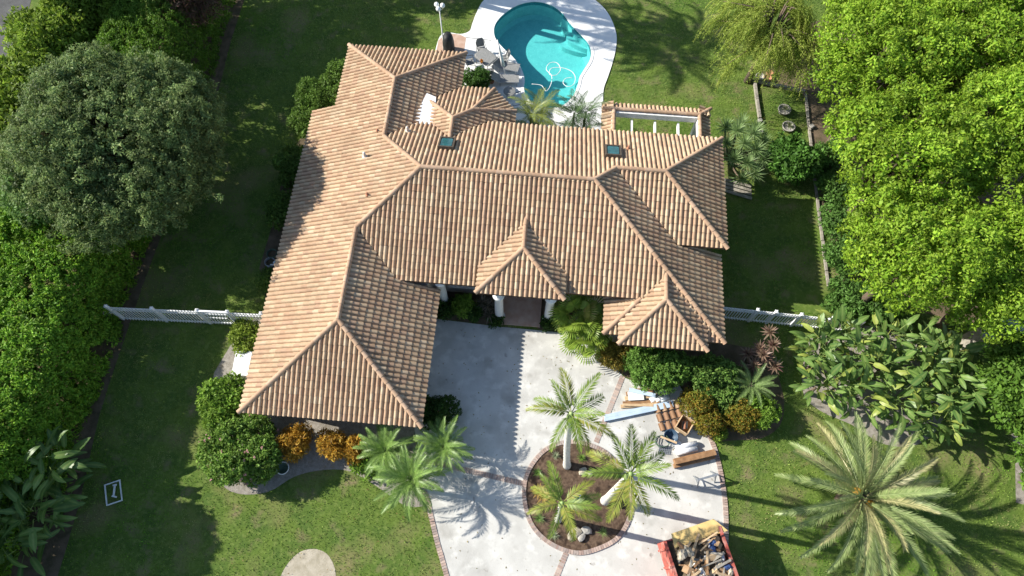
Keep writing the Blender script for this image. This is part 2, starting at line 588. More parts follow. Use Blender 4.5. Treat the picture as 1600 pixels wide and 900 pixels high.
ISLAND = smooth_poly([(0.5, 4.18), (0.66, 5.2), (1.35, 6.14), (2.38, 6.56), (3.6, 6.42), (4.51, 5.81), (5.13, 4.7), (5.2, 3.72), (4.72, 2.72), (3.88, 2.16), (2.89, 1.89), (1.73, 2.2), (0.88, 2.95)], 5)
DL = smooth_poly([(-1.5, -16.0), (-1.6, -10.0), (-1.8, -5.5), (-2.0, -3.0), (-2.35, -0.8), (-2.71, 0.38), (-3.26, 1.65), (-3.57, 2.44), (-3.78, 2.98), (-3.97, 3.52), (-4.28, 4.07)], 5, False)
DR = smooth_poly([(7.56, 9.93), (8.46, 8.41), (9.09, 7.24), (9.4, 6.07), (9.58, 4.64), (9.58, 3.25), (9.46, 1.9), (9.1, -1.0), (8.4, -3.6), (7.6, -6.5), (7.2, -10.0), (7.1, -16.0)], 5, False)
DRIVE = DL + [(-4.5, 5.2), (-5.0, 6.6), (-5.0, 12.36), (-4.35, 12.3), (-1.3, 12.16), (0.43, 12.14), (1.79, 12.1), (3.0, 11.85), (3.59, 11.42), (4.9, 10.03), (5.68, 9.77)] + DR
BED_L = smooth_poly([(-15.2, 8.6), (-14.9, 6.4), (-14.4, 4.7), (-13.54, 3.44), (-12.55, 3.04), (-11.26, 3.26), (-10.23, 4.01), (-9.11, 4.39), (-7.93, 4.49), (-6.98, 4.19), (-6.0, 3.7), (-4.9, 3.15), (-4.1, 3.2)], 4, False) + [(-4.36, 4.07), (-4.58, 5.2), (-5.0, 6.55), (-5.0, 7.4), (-11.6, 7.4), (-11.6, 11.6), (-13.9, 11.6), (-14.7, 10.2)]
BED_W = [(-13.5, 12.6), (-14.3, 14.4), (-14.2, 17.0), (-14.3, 20.0), (-13.9, 22.6), (-12.6, 24.0), (-12.4, 27.2), (-10.4, 27.4), (-10.4, 22.0), (-11.6, 21.0), (-11.6, 12.6)]
BED_R = [(7.6, 9.98), (8.5, 8.46), (9.12, 7.32)] + smooth_poly([(9.48, 7.27), (10.25, 7.4), (11.47, 7.6), (12.36, 8.27), (12.66, 9.39), (12.5, 10.66), (12.1, 12.0)], 4, False) + [(8.4, 12.4), (3.3, 12.9), (3.65, 11.46), (4.94, 10.08), (5.7, 9.82)]
BED_P1 = [(-5.0, 12.4), (-4.35, 12.34), (-1.45, 12.2), (-1.45, 14.2), (-5.0, 14.4)]
BED_P2 = [(0.5, 12.2), (1.79, 12.14), (3.25, 11.88), (3.25, 14.2), (0.5, 14.2)]
SAND = smooth_poly([(-9.95, -0.4), (-9.73, 0.32), (-9.27, 0.84), (-8.59, 1.0), (-7.96, 0.73), (-7.53, -0.02), (-7.6, -1.0), (-8.7, -1.6), (-9.7, -1.2)], 4)
HEDGE_STRIP = smooth_poly([(-19.6, -3), (-19.7, 2), (-20.1, 6), (-20.1, 10.8), (-20.0, 15), (-19.7, 20), (-19.4, 25), (-19.6, 29.5), (-19.6, 34)], 3, False) + [(-24, 34), (-24, -3)]
GARDEN = [(12.6, 28.9), (15.2, 28.5), (15.6, 31.5), (13.2, 31.8)]
BIRD_BED = smooth_poly([(13.6, 10.2), (14.3, 9.2), (15.8, 8.6), (17.2, 7.8), (18.8, 7.9), (20.2, 9.2), (21.0, 12.0), (18.5, 13.6), (15.6, 13.7), (14.2, 12.8)], 4)
TREE_BED = smooth_poly([(16.3, 15.4), (16.3, 16.8), (15.6, 20), (15.5, 24.3), (15.3, 28), (16, 34), (30, 36), (31, 14), (24, 14.2), (20, 14.8)], 4)
KERB_SIDE = [(22.9, 5.6), (23.4, 8.2), (23.2, 10.4), (24.0, 10.6), (26, 10), (26, 5)]
DIRT = smooth_poly([(13.2, 14.6), (14.3, 14.3), (15.4, 14.5), (15.6, 15.6), (14.6, 16.0), (13.4, 15.7)], 4)

lawn = MB().sheet([(-160, -110), (160, -110), (160, 210), (-160, 210)], 0.0, [offset_poly(POOL, 0.12)]).build('lawn', 'lawn')
tag(lawn, kind='structure')


def ground(name, poly, mt, z, holes=()):
    o = MB().sheet(poly, z, holes).build(name, mt)
    return tag(o, kind='structure')


ground('mulch_bed', BED_W, 'soil', 0.006)
ground('gravel_bed', BED_L, 'gravel', 0.010)
ground('mulch_bed', BED_R, 'soil', 0.010)
ground('mulch_bed', BED_P1, 'soil', 0.012)
ground('mulch_bed', BED_P2, 'soil', 0.012)
ground('sand_patch', SAND, 'sand', 0.008)
ground('mulch_strip', HEDGE_STRIP, 'soil', 0.005)
ground('soil_patch', GARDEN, 'soil', 0.006)
ground('gravel_bed', BIRD_BED, 'gravel', 0.007)
ground('leaf_litter', TREE_BED, 'soil', 0.004)
ground('side_path', KERB_SIDE, 'gravel', 0.012)
ground('neighbour_road', [(-31.8, 24.0), (-33.4, 34), (-36, 46), (-46, 46), (-46, 30), (-34.6, 28.4), (-33.4, 24)], 'asphalt', 0.006)
drive = MB().sheet(DRIVE, 0.030, [ISLAND]).build('driveway', 'concrete')
tag(drive, kind='structure')
ground('planting_island', ISLAND, 'mulch', 0.045)
deck_o = MB().sheet(DECK, 0.05, [offset_poly(POOL, 0.04)])
n_ = len(DECK)
deck_o.add([(x, y, 0.05) for x, y in DECK] + [(x, y, -0.05) for x, y in DECK], [(i, (i + 1) % n_, n_ + (i + 1) % n_, n_ + i) for i in range(n_)])
tag(deck_o.build('pool_deck', 'pooldeck'), kind='structure')
ground('paver_landing', [(-6.9, 28.7), (-5.2, 28.5), (-5.2, 31.0), (-5.6, 31.2), (-6.5, 31.25), (-6.88, 30.6)], 'paver', 0.056)
# expansion joints of the deck: thin dark strips of sealant
jm = MB()
for a, b_ in (((-5.2, 31.0), (-3.62, 30.9)), ((-1.9, 26.9), (-1.3, 27.3)), ((-2.2, 25.9), (-1.35, 26.2))):
    jm.bar((*a, 0.056), (*b_, 0.056), 0.035, 0.006)
tag(jm.build('deck_joint', 'darkmetal'), kind='structure')

# brick courses: edge of the drive, the island ring and the three bands
BR = [(0.42, 0.31, 0.26), (0.36, 0.26, 0.22), (0.48, 0.37, 0.31), (0.40, 0.33, 0.29), (0.33, 0.26, 0.23)]


def course(path, w, z, closed=False, pitch=0.115, name='brick_edging'):
    P = np.array(path + ([path[0]] if closed else []))
    seg = np.linalg.norm(np.diff(P, axis=0), axis=1)
    cum = np.concatenate([[0], np.cumsum(seg)])
    mb = MB()
    for s_ in np.arange(pitch / 2, cum[-1] - pitch / 3, pitch):
        i = min(np.searchsorted(cum, s_) - 1, len(seg) - 1)
        t = (s_ - cum[i]) / seg[i]
        p = P[i] + (P[i + 1] - P[i]) * t
        d = (P[i + 1] - P[i]) / seg[i]
        mb.box((p[0], p[1], z - 0.03 + random.uniform(-.004, .004)), (pitch * .86, w, 0.08), math.atan2(d[1], d[0]), random.choice(BR))
    o = mb.build(name, 'brick')
    return tag(o, kind='stuff')


course(DL, 0.22, 0.045)
course(DR[2:], 0.22, 0.045)
course(offset_poly(ISLAND, 0.10), 0.19, 0.075, True, 0.115, 'island_brick_ring')
for a, b_ in (((4.83, 10.09), (3.62, 6.72)), ((-4.25, 5.22), (0.3, 4.58)), ((2.46, 1.75), (1.2, -1.6))):
    course([a, b_], 0.24, 0.041, False, 0.115, 'brick_band')

# pool basin
pool_b = MB()
n_ = len(POOL)
rings = [(0.0, 0.06, 0), (0.0, -0.22, 0), (0.0, -1.05, 0), (-0.25, -1.22, 0)]
for (o0, z0, _), (o1, z1, _) in zip(rings[1:-1], rings[2:]):
    a, b_ = offset_poly(POOL, o0), offset_poly(POOL, o1)
    pool_b.add([(x, y, z0) for x, y in a] + [(x, y, z1) for x, y in b_], [(i, (i + 1) % n_, n_ + (i + 1) % n_, n_ + i) for i in range(n_)])
pool_b.sheet(offset_poly(POOL, -0.25), -1.22)
pool = empty('swimming_pool', (0, 30, 0), 'free-form swimming pool with turquoise water set in the white deck', 'pool')


def pbuild(mb, name, mt, smooth=False):
    o = mb.build(name, mt, pool, smooth)
    o.location = (0, -30, 0)
    return o


pbuild(pool_b, 'basin', 'plaster', False)
pt = MB()
pt.add([(x, y, 0.052) for x, y in POOL] + [(x, y, -0.24) for x, y in offset_poly(POOL, -0.004)], [(i, (i + 1) % n_, n_ + (i + 1) % n_, n_ + i) for i in range(n_)])
pbuild(pt, 'waterline_tile', 'pooltile')
cp = MB()
a, b_ = offset_poly(POOL, 0.14), offset_poly(POOL, -0.03)
cp.add([(x, y, 0.075) for x, y in a] + [(x, y, 0.075) for x, y in b_] + [(x, y, 0.03) for x, y in b_] + [(x, y, 0.03) for x, y in a],
       [(i, (i + 1) % n_, n_ + (i + 1) % n_, n_ + i) for i in range(n_)] + [(n_ + i, n_ + (i + 1) % n_, 2 * n_ + (i + 1) % n_, 2 * n_ + i) for i in range(n_)] + [(3 * n_ + i, 3 * n_ + (i + 1) % n_, (i + 1) % n_, i) for i in range(n_)])
pbuild(cp, 'coping', 'pooldeck')
for k, (off, zt) in enumerate(((0.0, -0.14), (-0.35, -0.5), (-0.7, -0.86))):
    st = MB()
    st.prism(smooth_poly([(0.62, 33.35), (1.3 + off * .3, 33.05 + off), (1.35 + off, 32.2 + off * .6), (2.0 + off * .7, 31.55 + off * .3), (2.42, 31.25), (1.8, 32.02), (1.15, 32.82)], 4), -1.2, zt)
    pbuild(st, 'step', 'plaster')
pbuild(MB().sheet(offset_poly(POOL, 0.0), -0.06), 'water', 'water')
hose = MB()
hose.tube([(x, y, -0.03) for x, y in smooth_poly([(-0.9, 27.8), (-0.32, 27.75), (0.0, 27.35), (0.25, 27.9), (0.25, 28.53), (-0.1, 29.0), (0.08, 29.5), (0.52, 29.55), (0.76, 29.06), (0.5, 28.6), (0.12, 28.65), (0.2, 29.1), (0.8, 29.2), (1.4, 29.0), (1.68, 28.55), (1.6, 28.0), (1.25, 27.8), (0.97, 28.05), (1.1, 28.4), (1.5, 28.5)], 6, False)], 0.02, 6)
tag(hose.build('pool_hose', 'white', None, True), 'white pool cleaner hose looping on the turquoise water', 'hose')

# ------------------------------------------------------------------ the house
E0, S = 2.645, 0.4261
WALLS = [('wall', (-11.75, 6.9, -4.95, 22.0), 2.75), ('wall', (-10.45, 22.0, -5.2, 26.25), 3.1), ('wall', (-4.95, 15.0, 6.4, 21.2), 3.45), ('wall', (6.4, 16.15, 8.45, 21.2), 3.45),
         ('wall', (4.1, 11.85, 8.4, 16.0), 2.80), ('wall', (-4.0, 21.2, -2.2, 23.6), 3.2)]
house = empty('house', (0, 14, 0), 'large single-storey house with terracotta barrel-tile hip roof', 'house')
HM = Matrix.Translation((0, -14, 0))


def hbuild(mb, name, mt, parent=None, smooth=False):
    return link(name, mb.mesh(name, mt, smooth), parent or house, mw=HM if parent is None else Matrix())


for nm, (x0, y0, x1, y1), h in WALLS:
    hbuild(MB().prism([(x0, y0), (x1, y0), (x1, y1), (x0, y1)], 0, h), nm, 'stucco')
hbuild(MB().prism([(-4.949, 13.9), (-1.6, 13.9), (-1.6, 15.0), (-4.949, 15.0)], 0, 3.3), 'wall', 'stucco')
hbuild(MB().prism([(0.9, 13.9), (4.09, 13.9), (4.09, 15.0), (0.9, 15.0)], 0, 3.3), 'wall', 'stucco')
hbuild(MB().box((-0.45, 13.65, 0.06), (2.1, 2.7, 0.10)), 'porch_floor', 'paver')


def window(c, w, h, axis='y', sgn=-1, sill=True):
    x, y, z = c
    f = MB()
    t = .07
    D = .06
    if axis == 'y':
        yy = y + sgn * .03
        f.box((x - w / 2, yy, z), (t, D, h + t)).box((x + w / 2, yy, z), (t, D, h + t)).box((x, yy, z + h / 2), (w - t, D, t)).box((x, yy, z - h / 2), (w - t, D, t)).box((x, yy, z), (.04, D * .8, h - t))
        g = MB().box((x, y + sgn * .012, z), (w - t, .016, h - t))
        sl = MB().box((x, y + sgn * .08, z - h / 2 - .08), (w + .2, .16, .08))
    else:
        xx = x + sgn * .03
        f.box((xx, y - w / 2, z), (D, t, h + t)).box((xx, y + w / 2, z), (D, t, h + t)).box((xx, y, z + h / 2), (D, w - t, t)).box((xx, y, z - h / 2), (D, w - t, t)).box((xx, y, z), (D * .8, .04, h - t))
        g = MB().box((x + sgn * .012, y, z), (.016, w - t, h - t))
        sl = MB().box((x + sgn * .08, y, z - h / 2 - .08), (.16, w + .2, .08))
    wo_ = hbuild(f, 'window', 'white')
    hbuild(g, 'pane', 'glass', wo_)
    if sill:
        hbuild(sl, 'sill', 'stucco', wo_)


window((-3.2, 13.9, 1.7), 1.7, 1.4)
window((2.5, 13.9, 1.7), 1.5, 1.4)
window((6.1, 11.85, 1.5), 2.2, 1.3)
window((-9.6, 6.9, 1.5), 1.4, 1.2)
window((-6.6, 6.9, 1.5), 1.4, 1.2)
window((-11.75, 9.6, 1.5), 1.2, 1.1, 'x', -1)
window((-11.75, 15.5, 1.5), 1.6, 1.2, 'x', -1)
window((8.45, 17.5, 1.6), 1.6, 1.2, 'x', 1)
window((8.4, 13.2, 1.5), 1.2, 1.2, 'x', 1)
window((2.0, 21.2, 1.3), 2.4, 2.2, 'y', 1, False)
window((-7.8, 26.25, 1.5), 1.6, 1.2, 'y', 1)
for y0 in (8.6, 10.9):                                    # the two garage doors facing the drive
    g = hbuild(MB().box((-4.93, y0 + .1, 1.1), (.05, 2.1, 2.15)), 'garage_door', 'white')
    for k in range(4):
        hbuild(MB().box((-4.895, y0 + .1, 0.30 + k * .53), (.03, 2.0, .46)), 'panel', 'white', g)
dr = hbuild(MB().box((-0.35, 14.97, 1.15), (1.7, .05, 2.2)), 'front_door', 'wood')
hbuild(MB().box((-0.35, 14.93, 1.2), (.05, .06, 2.0)).box((-0.15, 14.92, 1.1), (.04, .08, .22)), 'handle', 'darkmetal', dr)
for x, y in ((-1.5, 12.72), (0.98, 12.78), (-4.35, 13.2)):
    c_ = MB()
    c_.lathe((x, y, 0.0), [(.30, 0), (.30, .14), (.24, .18), (.225, .3), (.20, 2.6), (.26, 2.66), (.29, 2.74), (.29, 2.84), (.21, 2.86), (.21, 3.25)], 20)
    hbuild(c_, 'column', 'white', None, True)
hbuild(MB().box((-10.85, 6.87, 1.75), (.16, .06, .3)).box((-10.85, 6.76, 1.75), (.13, .18, .22)), 'wall_lamp', 'white')

# --- roof planes: uphill direction, plan offset of the zero height, slope, convex plan pieces
W_, N_, S_, E_, LE_, LS_, RE_, RN_, QE_, QS_, SW_ = -12.464, 24.629, 10.861, 9.443, -4.283, 6.206, -3.207, 28.275, 11.812, 12.921, 3.129
G1W, G1E, G1S, G2W, G2E, G2S = -5.359, 4.390, 9.475, 3.137, 9.218, 9.652
BW, BE, BN = -8.984, -0.196, 25.878


def yslice(y0, y1, l0, l1, r0, r1):
    p = [(l0, y0), (r0, y0), (r1, y1), (l1, y1)]
    return [q for i, q in enumerate(p) if math.dist(q, p[i - 1]) > 1e-4]


chn = (-.7315, -.682)
PLANES = [
    ('west', (1, 0), W_, S, [
        yslice(6.206, 10.297, -12.464, -12.464, -12.464, -8.374), yslice(10.297, 14.952, -12.464, -12.464, -8.374, -8.374),
        yslice(14.952, 17.745, -12.464, -12.464, -8.374, -5.58), yslice(17.745, 20.0, -12.464, -12.464, -5.58, -7.836),
        yslice(20.0, 22.69, -12.464, -12.464, -7.836, -7.836), yslice(22.69, 23.647, -11.124, -11.124, -7.836, -7.836),
        yslice(23.647, 26.935, -11.124, -11.124, -7.836, -11.124)]),
    ('wing east', (-1, 0), -LE_, S, [
        yslice(6.206, 10.297, -4.283, -8.374, -4.283, -4.283), yslice(10.297, 12.85, -8.374, -8.374, -4.283, -4.283),
        yslice(12.85, 14.952, -8.374, -8.374, -6.272, -8.374)]),
    ('wing south', (0, 1), LS_, S, [[(-12.464, 6.206), (-4.283, 6.206), (-8.374, 10.297)]]),
    ('main south', (0, 1), S_, S, [
        yslice(14.952, 17.745, -8.374, -5.58, 5.352, 2.559), yslice(12.798, 14.952, -6.22, -8.374, 7.506, 5.352),
        yslice(11.194, 12.798, 3.462, 5.066, 9.11, 7.506)]),
    ('small west', (1, 0), SW_, S, [[(3.462, 11.194), (5.066, 12.798), (5.066, 13.4), (3.462, 13.4)]]),
    ('main east', (-1, 0), -E_, S, [
        [(2.559, 17.745), (3.589, 16.715), (3.589, 18.775)], [(3.589, 16.715), (6.77, 13.534), (6.77, 15.594), (3.589, 18.775)],
        [(6.77, 13.534), (9.11, 11.194), (9.11, 15.75), (6.77, 15.75)]]),
    ('rear right south', (0, 1), QS_, S, [[(6.77, 15.594), (9.139, 15.594), (5.958, 18.775), (3.589, 18.775)]]),
    ('rear right east', (-1, 0), -QE_, S, [[(9.139, 15.594), (9.139, 21.956), (5.958, 18.775)]]),
    ('main north', (0, -1), -N_, S, [
        yslice(17.745, 18.775, -5.58, -6.61, 2.559, 3.589), yslice(18.775, 20.0, -6.61, -7.836, 5.958, 7.183),
        yslice(20.0, 21.5, -7.836, -6.336, 7.183, 8.683), yslice(21.5, 21.956, -3.3, -2.85, 8.683, 9.139)]),
    ('rear wing east', (-1, 0), -RE_, S, [
        yslice(20.0, 21.48, -7.836, -7.836, -7.836, -6.356), yslice(21.48, 23.0, -7.836, -7.836, -6.356, -6.11),
        yslice(23.0, 23.647, -7.836, -7.836, -6.085, -5.438), yslice(23.647, 24.538, -7.836, -6.945, -5.438, -4.547),
        yslice(24.538, 26.935, -6.945, -4.547, -4.547, -4.547)]),
    ('rear wing north', (0, -1), -RN_, S, [[(-7.836, 23.647), (-4.547, 26.935), (-11.124, 26.935)]]),
    ('porch west', (1, 0), G1W, S, [[(-2.543, 12.291), (-0.4845, 14.35), (-0.4845, 15.735), (-2.543, 13.677)]]),
    ('porch east', (-1, 0), -G1E, S, [[(1.574, 12.291), (1.574, 13.677), (-0.4845, 15.735), (-0.4845, 14.35)]]),
    ('porch south', (0, 1), G1S, S, [[(-2.543, 12.291), (1.574, 12.291), (-0.4845, 14.35)]]),
    ('front right west', (1, 0), G2W, S, [[(4.123, 10.638), (6.1775, 12.693), (6.1775, 13.90), (4.123, 11.847)]]),
    ('front right east', (-1, 0), -G2E, S, [[(8.232, 10.638), (8.232, 11.847), (6.1775, 13.90), (6.1775, 12.693)]]),
    ('front right south', (0, 1), G2S, S, [[(4.123, 10.638), (8.232, 10.638), (6.1775, 12.693)]]),
    ('bay west', (1, 0), BW, S, [[(-6.11, 23.0), (-5.8, 21.5), (-4.59, 20.228), (-4.59, 21.48)]]),
    ('bay north', (0, -1), -BN, S, [[(-4.59, 21.48), (-3.69, 22.38), (-2.78, 24.587), (-4.5, 24.587), (-6.08, 23.0)]]),
    ('bay chamfer', chn, None, 0.4337, [[(-2.78, 24.587), (-3.69, 22.38), (-1.487, 23.2)]]),
    ('bay east', (-1, 0), -BE, S, [[(-4.59, 21.48), (-4.59, 20.228), (-2.869, 21.956), (-3.69, 22.38)], [(-3.69, 22.38), (-2.869, 21.956), (-1.487, 21.956), (-1.487, 23.2)]]),
]
# widths of the barrel tile profile: (u, h)
TW, TL_ = 0.224, 0.33
PROF = [(0.0, -0.085), (0.044, -0.085), (0.052, -0.055), (0.070, -0.018), (0.10, 0.0), (0.140, 0.001), (0.176, -0.016), (0.202, -0.05), (0.212, -0.085), (0.224, -0.085)]
TILT, TH = 0.026, 0.024
TCOL = [(0.475, 0.35, 0.225), (0.445, 0.315, 0.20), (0.42, 0.285, 0.18), (0.40, 0.262, 0.165), (0.435, 0.30, 0.19), (0.50, 0.38, 0.255), (0.415, 0.275, 0.18), (0.46, 0.335, 0.215)]
TWT = [1.6, 2.0, 2.0, 1.4, 2.4, 0.9, 2.0, 1.8]


def clip(poly, conv):
    """Sutherland-Hodgman in (u, d); extra coordinate rides along"""
    out = poly
    n = len(conv)
    for i in range(n):
        (ax, ay), (bx, by) = conv[i], conv[(i + 1) % n]
        ex, ey = bx - ax, by - ay
        inp, out = out, []
        for k in range(len(inp)):
            p, q = inp[k - 1], inp[k]
            sp = ex * (p[1] - ay) - ey * (p[0] - ax)
            sq = ex * (q[1] - ay) - ey * (q[0] - ax)
            if (sp >= 0) != (sq >= 0):
                t = sp / (sp - sq)
                out.append(tuple(p[j] + (q[j] - p[j]) * t for j in range(3)))
            if sq >= 0:
                out.append(q)
        if not out:
            return []
    return out


def tile_quads():
    """one tile in (u, v, h): crest quads and the butt face"""
    Q = []
    for (u0, h0), (u1, h1) in zip(PROF[:-1], PROF[1:]):
        Q.append([(u0, 0, h0 + TILT), (u1, 0, h1 + TILT), (u1, TL_, h1), (u0, TL_, h0)])
        Q.append([(u0, 0, h0 + TILT - TH), (u1, 0, h1 + TILT - TH), (u1, 0, h1 + TILT), (u0, 0, h0 + TILT)])
    return Q


TQ = tile_quads()
roof_deck = MB()
rest = MB()
whole = []                       # tiles that can be objects of their own
for name, up, a0, s_, pieces in PLANES:
    up = Vector((up[0], up[1], 0)).normalized()
    if a0 is None:
        a0 = -2.78 * up.x + 24.587 * up.y - 0.55 / s_
    cs = 1 / math.sqrt(1 + s_ * s_)
    v3 = Vector((up.x, up.y, s_)) * cs
    u3 = Vector((up.y, -up.x, 0))
    n3 = u3.cross(v3)
    org = Vector((up.x * a0, up.y * a0, E0))
    conv = []
    for pc in pieces:
        q = [((Vector((x, y, 0)).dot(u3)), (x * up.x + y * up.y - a0) / cs) for x, y in pc]
        ar = sum(q[i - 1][0] * q[i][1] - q[i][0] * q[i - 1][1] for i in range(len(q)))
        conv.append(q if ar > 0 else q[::-1])
        vs = [org + u3 * u_ + v3 * d_ + n3 * -0.105 for u_, d_ in conv[-1]]
        k = len(vs)
        bot = [p - Vector((0, 0, .13)) for p in vs]
        roof_deck.add(vs + bot, [tuple(range(k)), tuple(range(2 * k - 1, k - 1, -1))] + [(i, k + i, k + (i + 1) % k, (i + 1) % k) for i in range(k)])
    dmin = min(d_ for c in conv for _, d_ in c)
    umin = min(u_ for c in conv for u_, _ in c)
    umax = max(u_ for c in conv for u_, _ in c)
    dmax = max(d_ for c in conv for _, d_ in c)
    v0 = dmin - 0.0
    u0 = umin + random.uniform(-.1, 0)
    for iu in range(int((umax - u0) / TW) + 1):
        for iv in range(int((dmax - v0) / TL_) + 1):
            ou, od = u0 + iu * TW, v0 + iv * TL_
            cc = np.array(random.choices(TCOL, TWT)[0]) * random.uniform(.93, 1.06)
            corners = [(ou, od), (ou + TW, od), (ou + TW, od + TL_), (ou, od + TL_)]
            done = False
            for c in conv:
                if all(all((c[(i + 1) % len(c)][0] - c[i][0]) * (p[1] - c[i][1]) - (c[(i + 1) % len(c)][1] - c[i][1]) * (p[0] - c[i][0]) >= -1e-6 for i in range(len(c))) for p in corners):
                    pos = org + u3 * (ou + random.gauss(0, .004)) + v3 * (od + random.gauss(0, .006)) + n3 * random.gauss(0, .003)
                    vd = CAM - pos
                    whole.append((n3.dot(vd) / vd.length ** 3, pos, u3, v3, n3, cc))
                    done = True
                    break
            if done:
                continue
            cu, cd = ou + TW / 2, od + TL_ / 2
            for c in conv:
                if max(p[0] for p in c) < ou or min(p[0] for p in c) > ou + TW or max(p[1] for p in c) < od or min(p[1] for p in c) > od + TL_:
                    continue
                for q in TQ:
                    r_ = clip([(ou + a, od + max(b_, 1e-5 * 0) + 0, h) for a, b_, h in q], c)
                    if len(r_) > 2:
                        vs = [org + u3 * p[0] + v3 * p[1] + n3 * p[2] for p in r_]
                        rest.add(vs, [tuple(range(len(vs)))], tuple(cc))
roof = hbuild(roof_deck, 'roof', 'deckwood')
whole.sort(key=lambda t: -t[0])
tmesh = []
for c in TCOL:
    mb = MB()
    for q in TQ:
        mb.add(q, [(0, 1, 2, 3)], c)
    me_ = mb.mesh('roof_tile', 'tile')
    me_.set_sharp_from_angle(angle=0.9) if hasattr(me_, 'set_sharp_from_angle') else None
    tmesh.append(me_)
for k, (_, pos, u3, v3, n3, cc) in enumerate(whole):
    if k < 300:
        mw = Matrix(((u3.x, v3.x, n3.x, pos.x), (u3.y, v3.y, n3.y, pos.y), (u3.z, v3.z, n3.z, pos.z), (0, 0, 0, 1)))
        ci = min(range(len(TCOL)), key=lambda i: sum(abs(TCOL[i][j] - cc[j]) for j in range(3)))
        link('roof_tile', tmesh[ci], roof, mw=mw)
    else:
        for q in TQ:
            rest.add([pos + u3 * p[0] + v3 * p[1] + n3 * p[2] for p in q], [(0, 1, 2, 3)], tuple(cc))
tag(hbuild(rest, 'roof_tiling', 'tile', roof), kind='stuff')
print('tiles', len(whole), 'faces', len(rest.f))

# ridge and hip caps, one piece each
capm = []
for c in ((0.43, 0.29, 0.19), (0.41, 0.27, 0.175), (0.455, 0.315, 0.215), (0.39, 0.25, 0.16)):
    mb = MB()
    n = 8
    L_ = 0.40
    for (x0, x1, r0, r1) in ((0, L_, .118, .098),):
        vs = []
        for x, r_ in ((x0, r0), (x1, r1), (x0, r0 - .02)):
            for k in range(n + 1):
                t = math.pi * k / n
                vs.append((x, r_ * math.cos(t), r_ * math.sin(t) * .95))
        m_ = n + 1
        mb.add(vs, [(i, i + 1, m_ + i + 1, m_ + i) for i in range(n)] + [(2 * m_ + i, 2 * m_ + i + 1, i + 1, i) for i in range(n)], c)
    capm.append(mb.mesh('ridge_tile', 'tile', False))


def zp(x, y, up, a0):
    return E0 + S * (x * up[0] + y * up[1] - a0)


RID = [((-8.374, 10.297), (-8.374, 14.952), 1.743, 1.743), ((-12.464, 6.206), (-8.374, 10.297), 0, 1.743), ((-4.283, 6.206), (-8.374, 10.297), 0, 1.743),
       ((-8.374, 14.952), (-5.58, 17.745), 1.743, 2.933), ((-5.58, 17.745), (2.559, 17.745), 2.933, 2.933), ((-7.836, 20.0), (-5.58, 17.745), 1.972, 2.933),
       ((-7.836, 20.0), (-7.836, 23.647), 1.972, 1.972), ((-11.124, 26.935), (-7.836, 23.647), .571, 1.972), ((-4.547, 26.935), (-7.836, 23.647), .571, 1.972),
       ((9.11, 11.194), (2.559, 17.745), .142, 2.933), ((3.589, 18.775), (2.559, 17.745), 2.494, 2.933), ((3.589, 18.775), (5.958, 18.775), 2.494, 2.494),
       ((9.139, 15.594), (5.958, 18.775), 1.139, 2.494), ((9.139, 21.956), (5.958, 18.775), 1.139, 2.494),
       ((-0.4845, 14.35), (-0.4845, 15.9), 2.077, 2.077), ((-2.543, 12.291), (-0.4845, 14.35), 1.2, 2.077), ((1.574, 12.291), (-0.4845, 14.35), 1.2, 2.077),
       ((6.1775, 12.693), (6.1775, 13.95), 1.2956, 1.2956), ((4.123, 10.638), (6.1775, 12.693), .42, 1.2956), ((8.232, 10.638), (6.1775, 12.693), .42, 1.2956),
       ((3.462, 11.194), (5.066, 12.798), .142, .825), ((-4.59, 21.48), (-4.59, 20.1), 1.875, 1.875), ((-6.11, 23.0), (-4.59, 21.48), 1.226, 1.875),
       ((-3.69, 22.38), (-4.59, 21.48), 1.4915, 1.875), ((-2.78, 24.587), (-3.69, 22.38), .55, 1.4915), ((-1.487, 23.2), (-3.69, 22.38), .55, 1.4915)]
ncap = 0
for (x0, y0), (x1, y1), z0, z1 in RID:
    a, b_ = Vector((x0, y0, E0 + z0)), Vector((x1, y1, E0 + z1))
    d = b_ - a
    n = max(1, round(d.length / .36))
    stp = d.length / n
    d.normalize()
    sd = Vector((0, 0, 1)).cross(d).normalized()
    up = d.cross(sd)
    for k in range(n):
        p = a + d * stp * k + up * -0.035
        sc = stp / .37
        mw = Matrix(((d.x * sc, sd.x, up.x, p.x), (d.y * sc, sd.y, up.y, p.y), (d.z * sc, sd.z, up.z, p.z), (0, 0, 0, 1))) @ Matrix.Rotation(random.uniform(-.015, .015), 4, 'Z')
        link('ridge_tile', random.choice(capm), roof, mw=mw)
        ncap += 1
print('caps', ncap)
# flat white cricket between the rear wing and the bay
hbuild(MB().prism([(-6.75, 21.3), (-5.5, 21.3), (-5.7, 23.1), (-6.2, 23.3)], E0 + 1.1, E0 + 1.345), 'flat_roof', 'flatroof', roof)
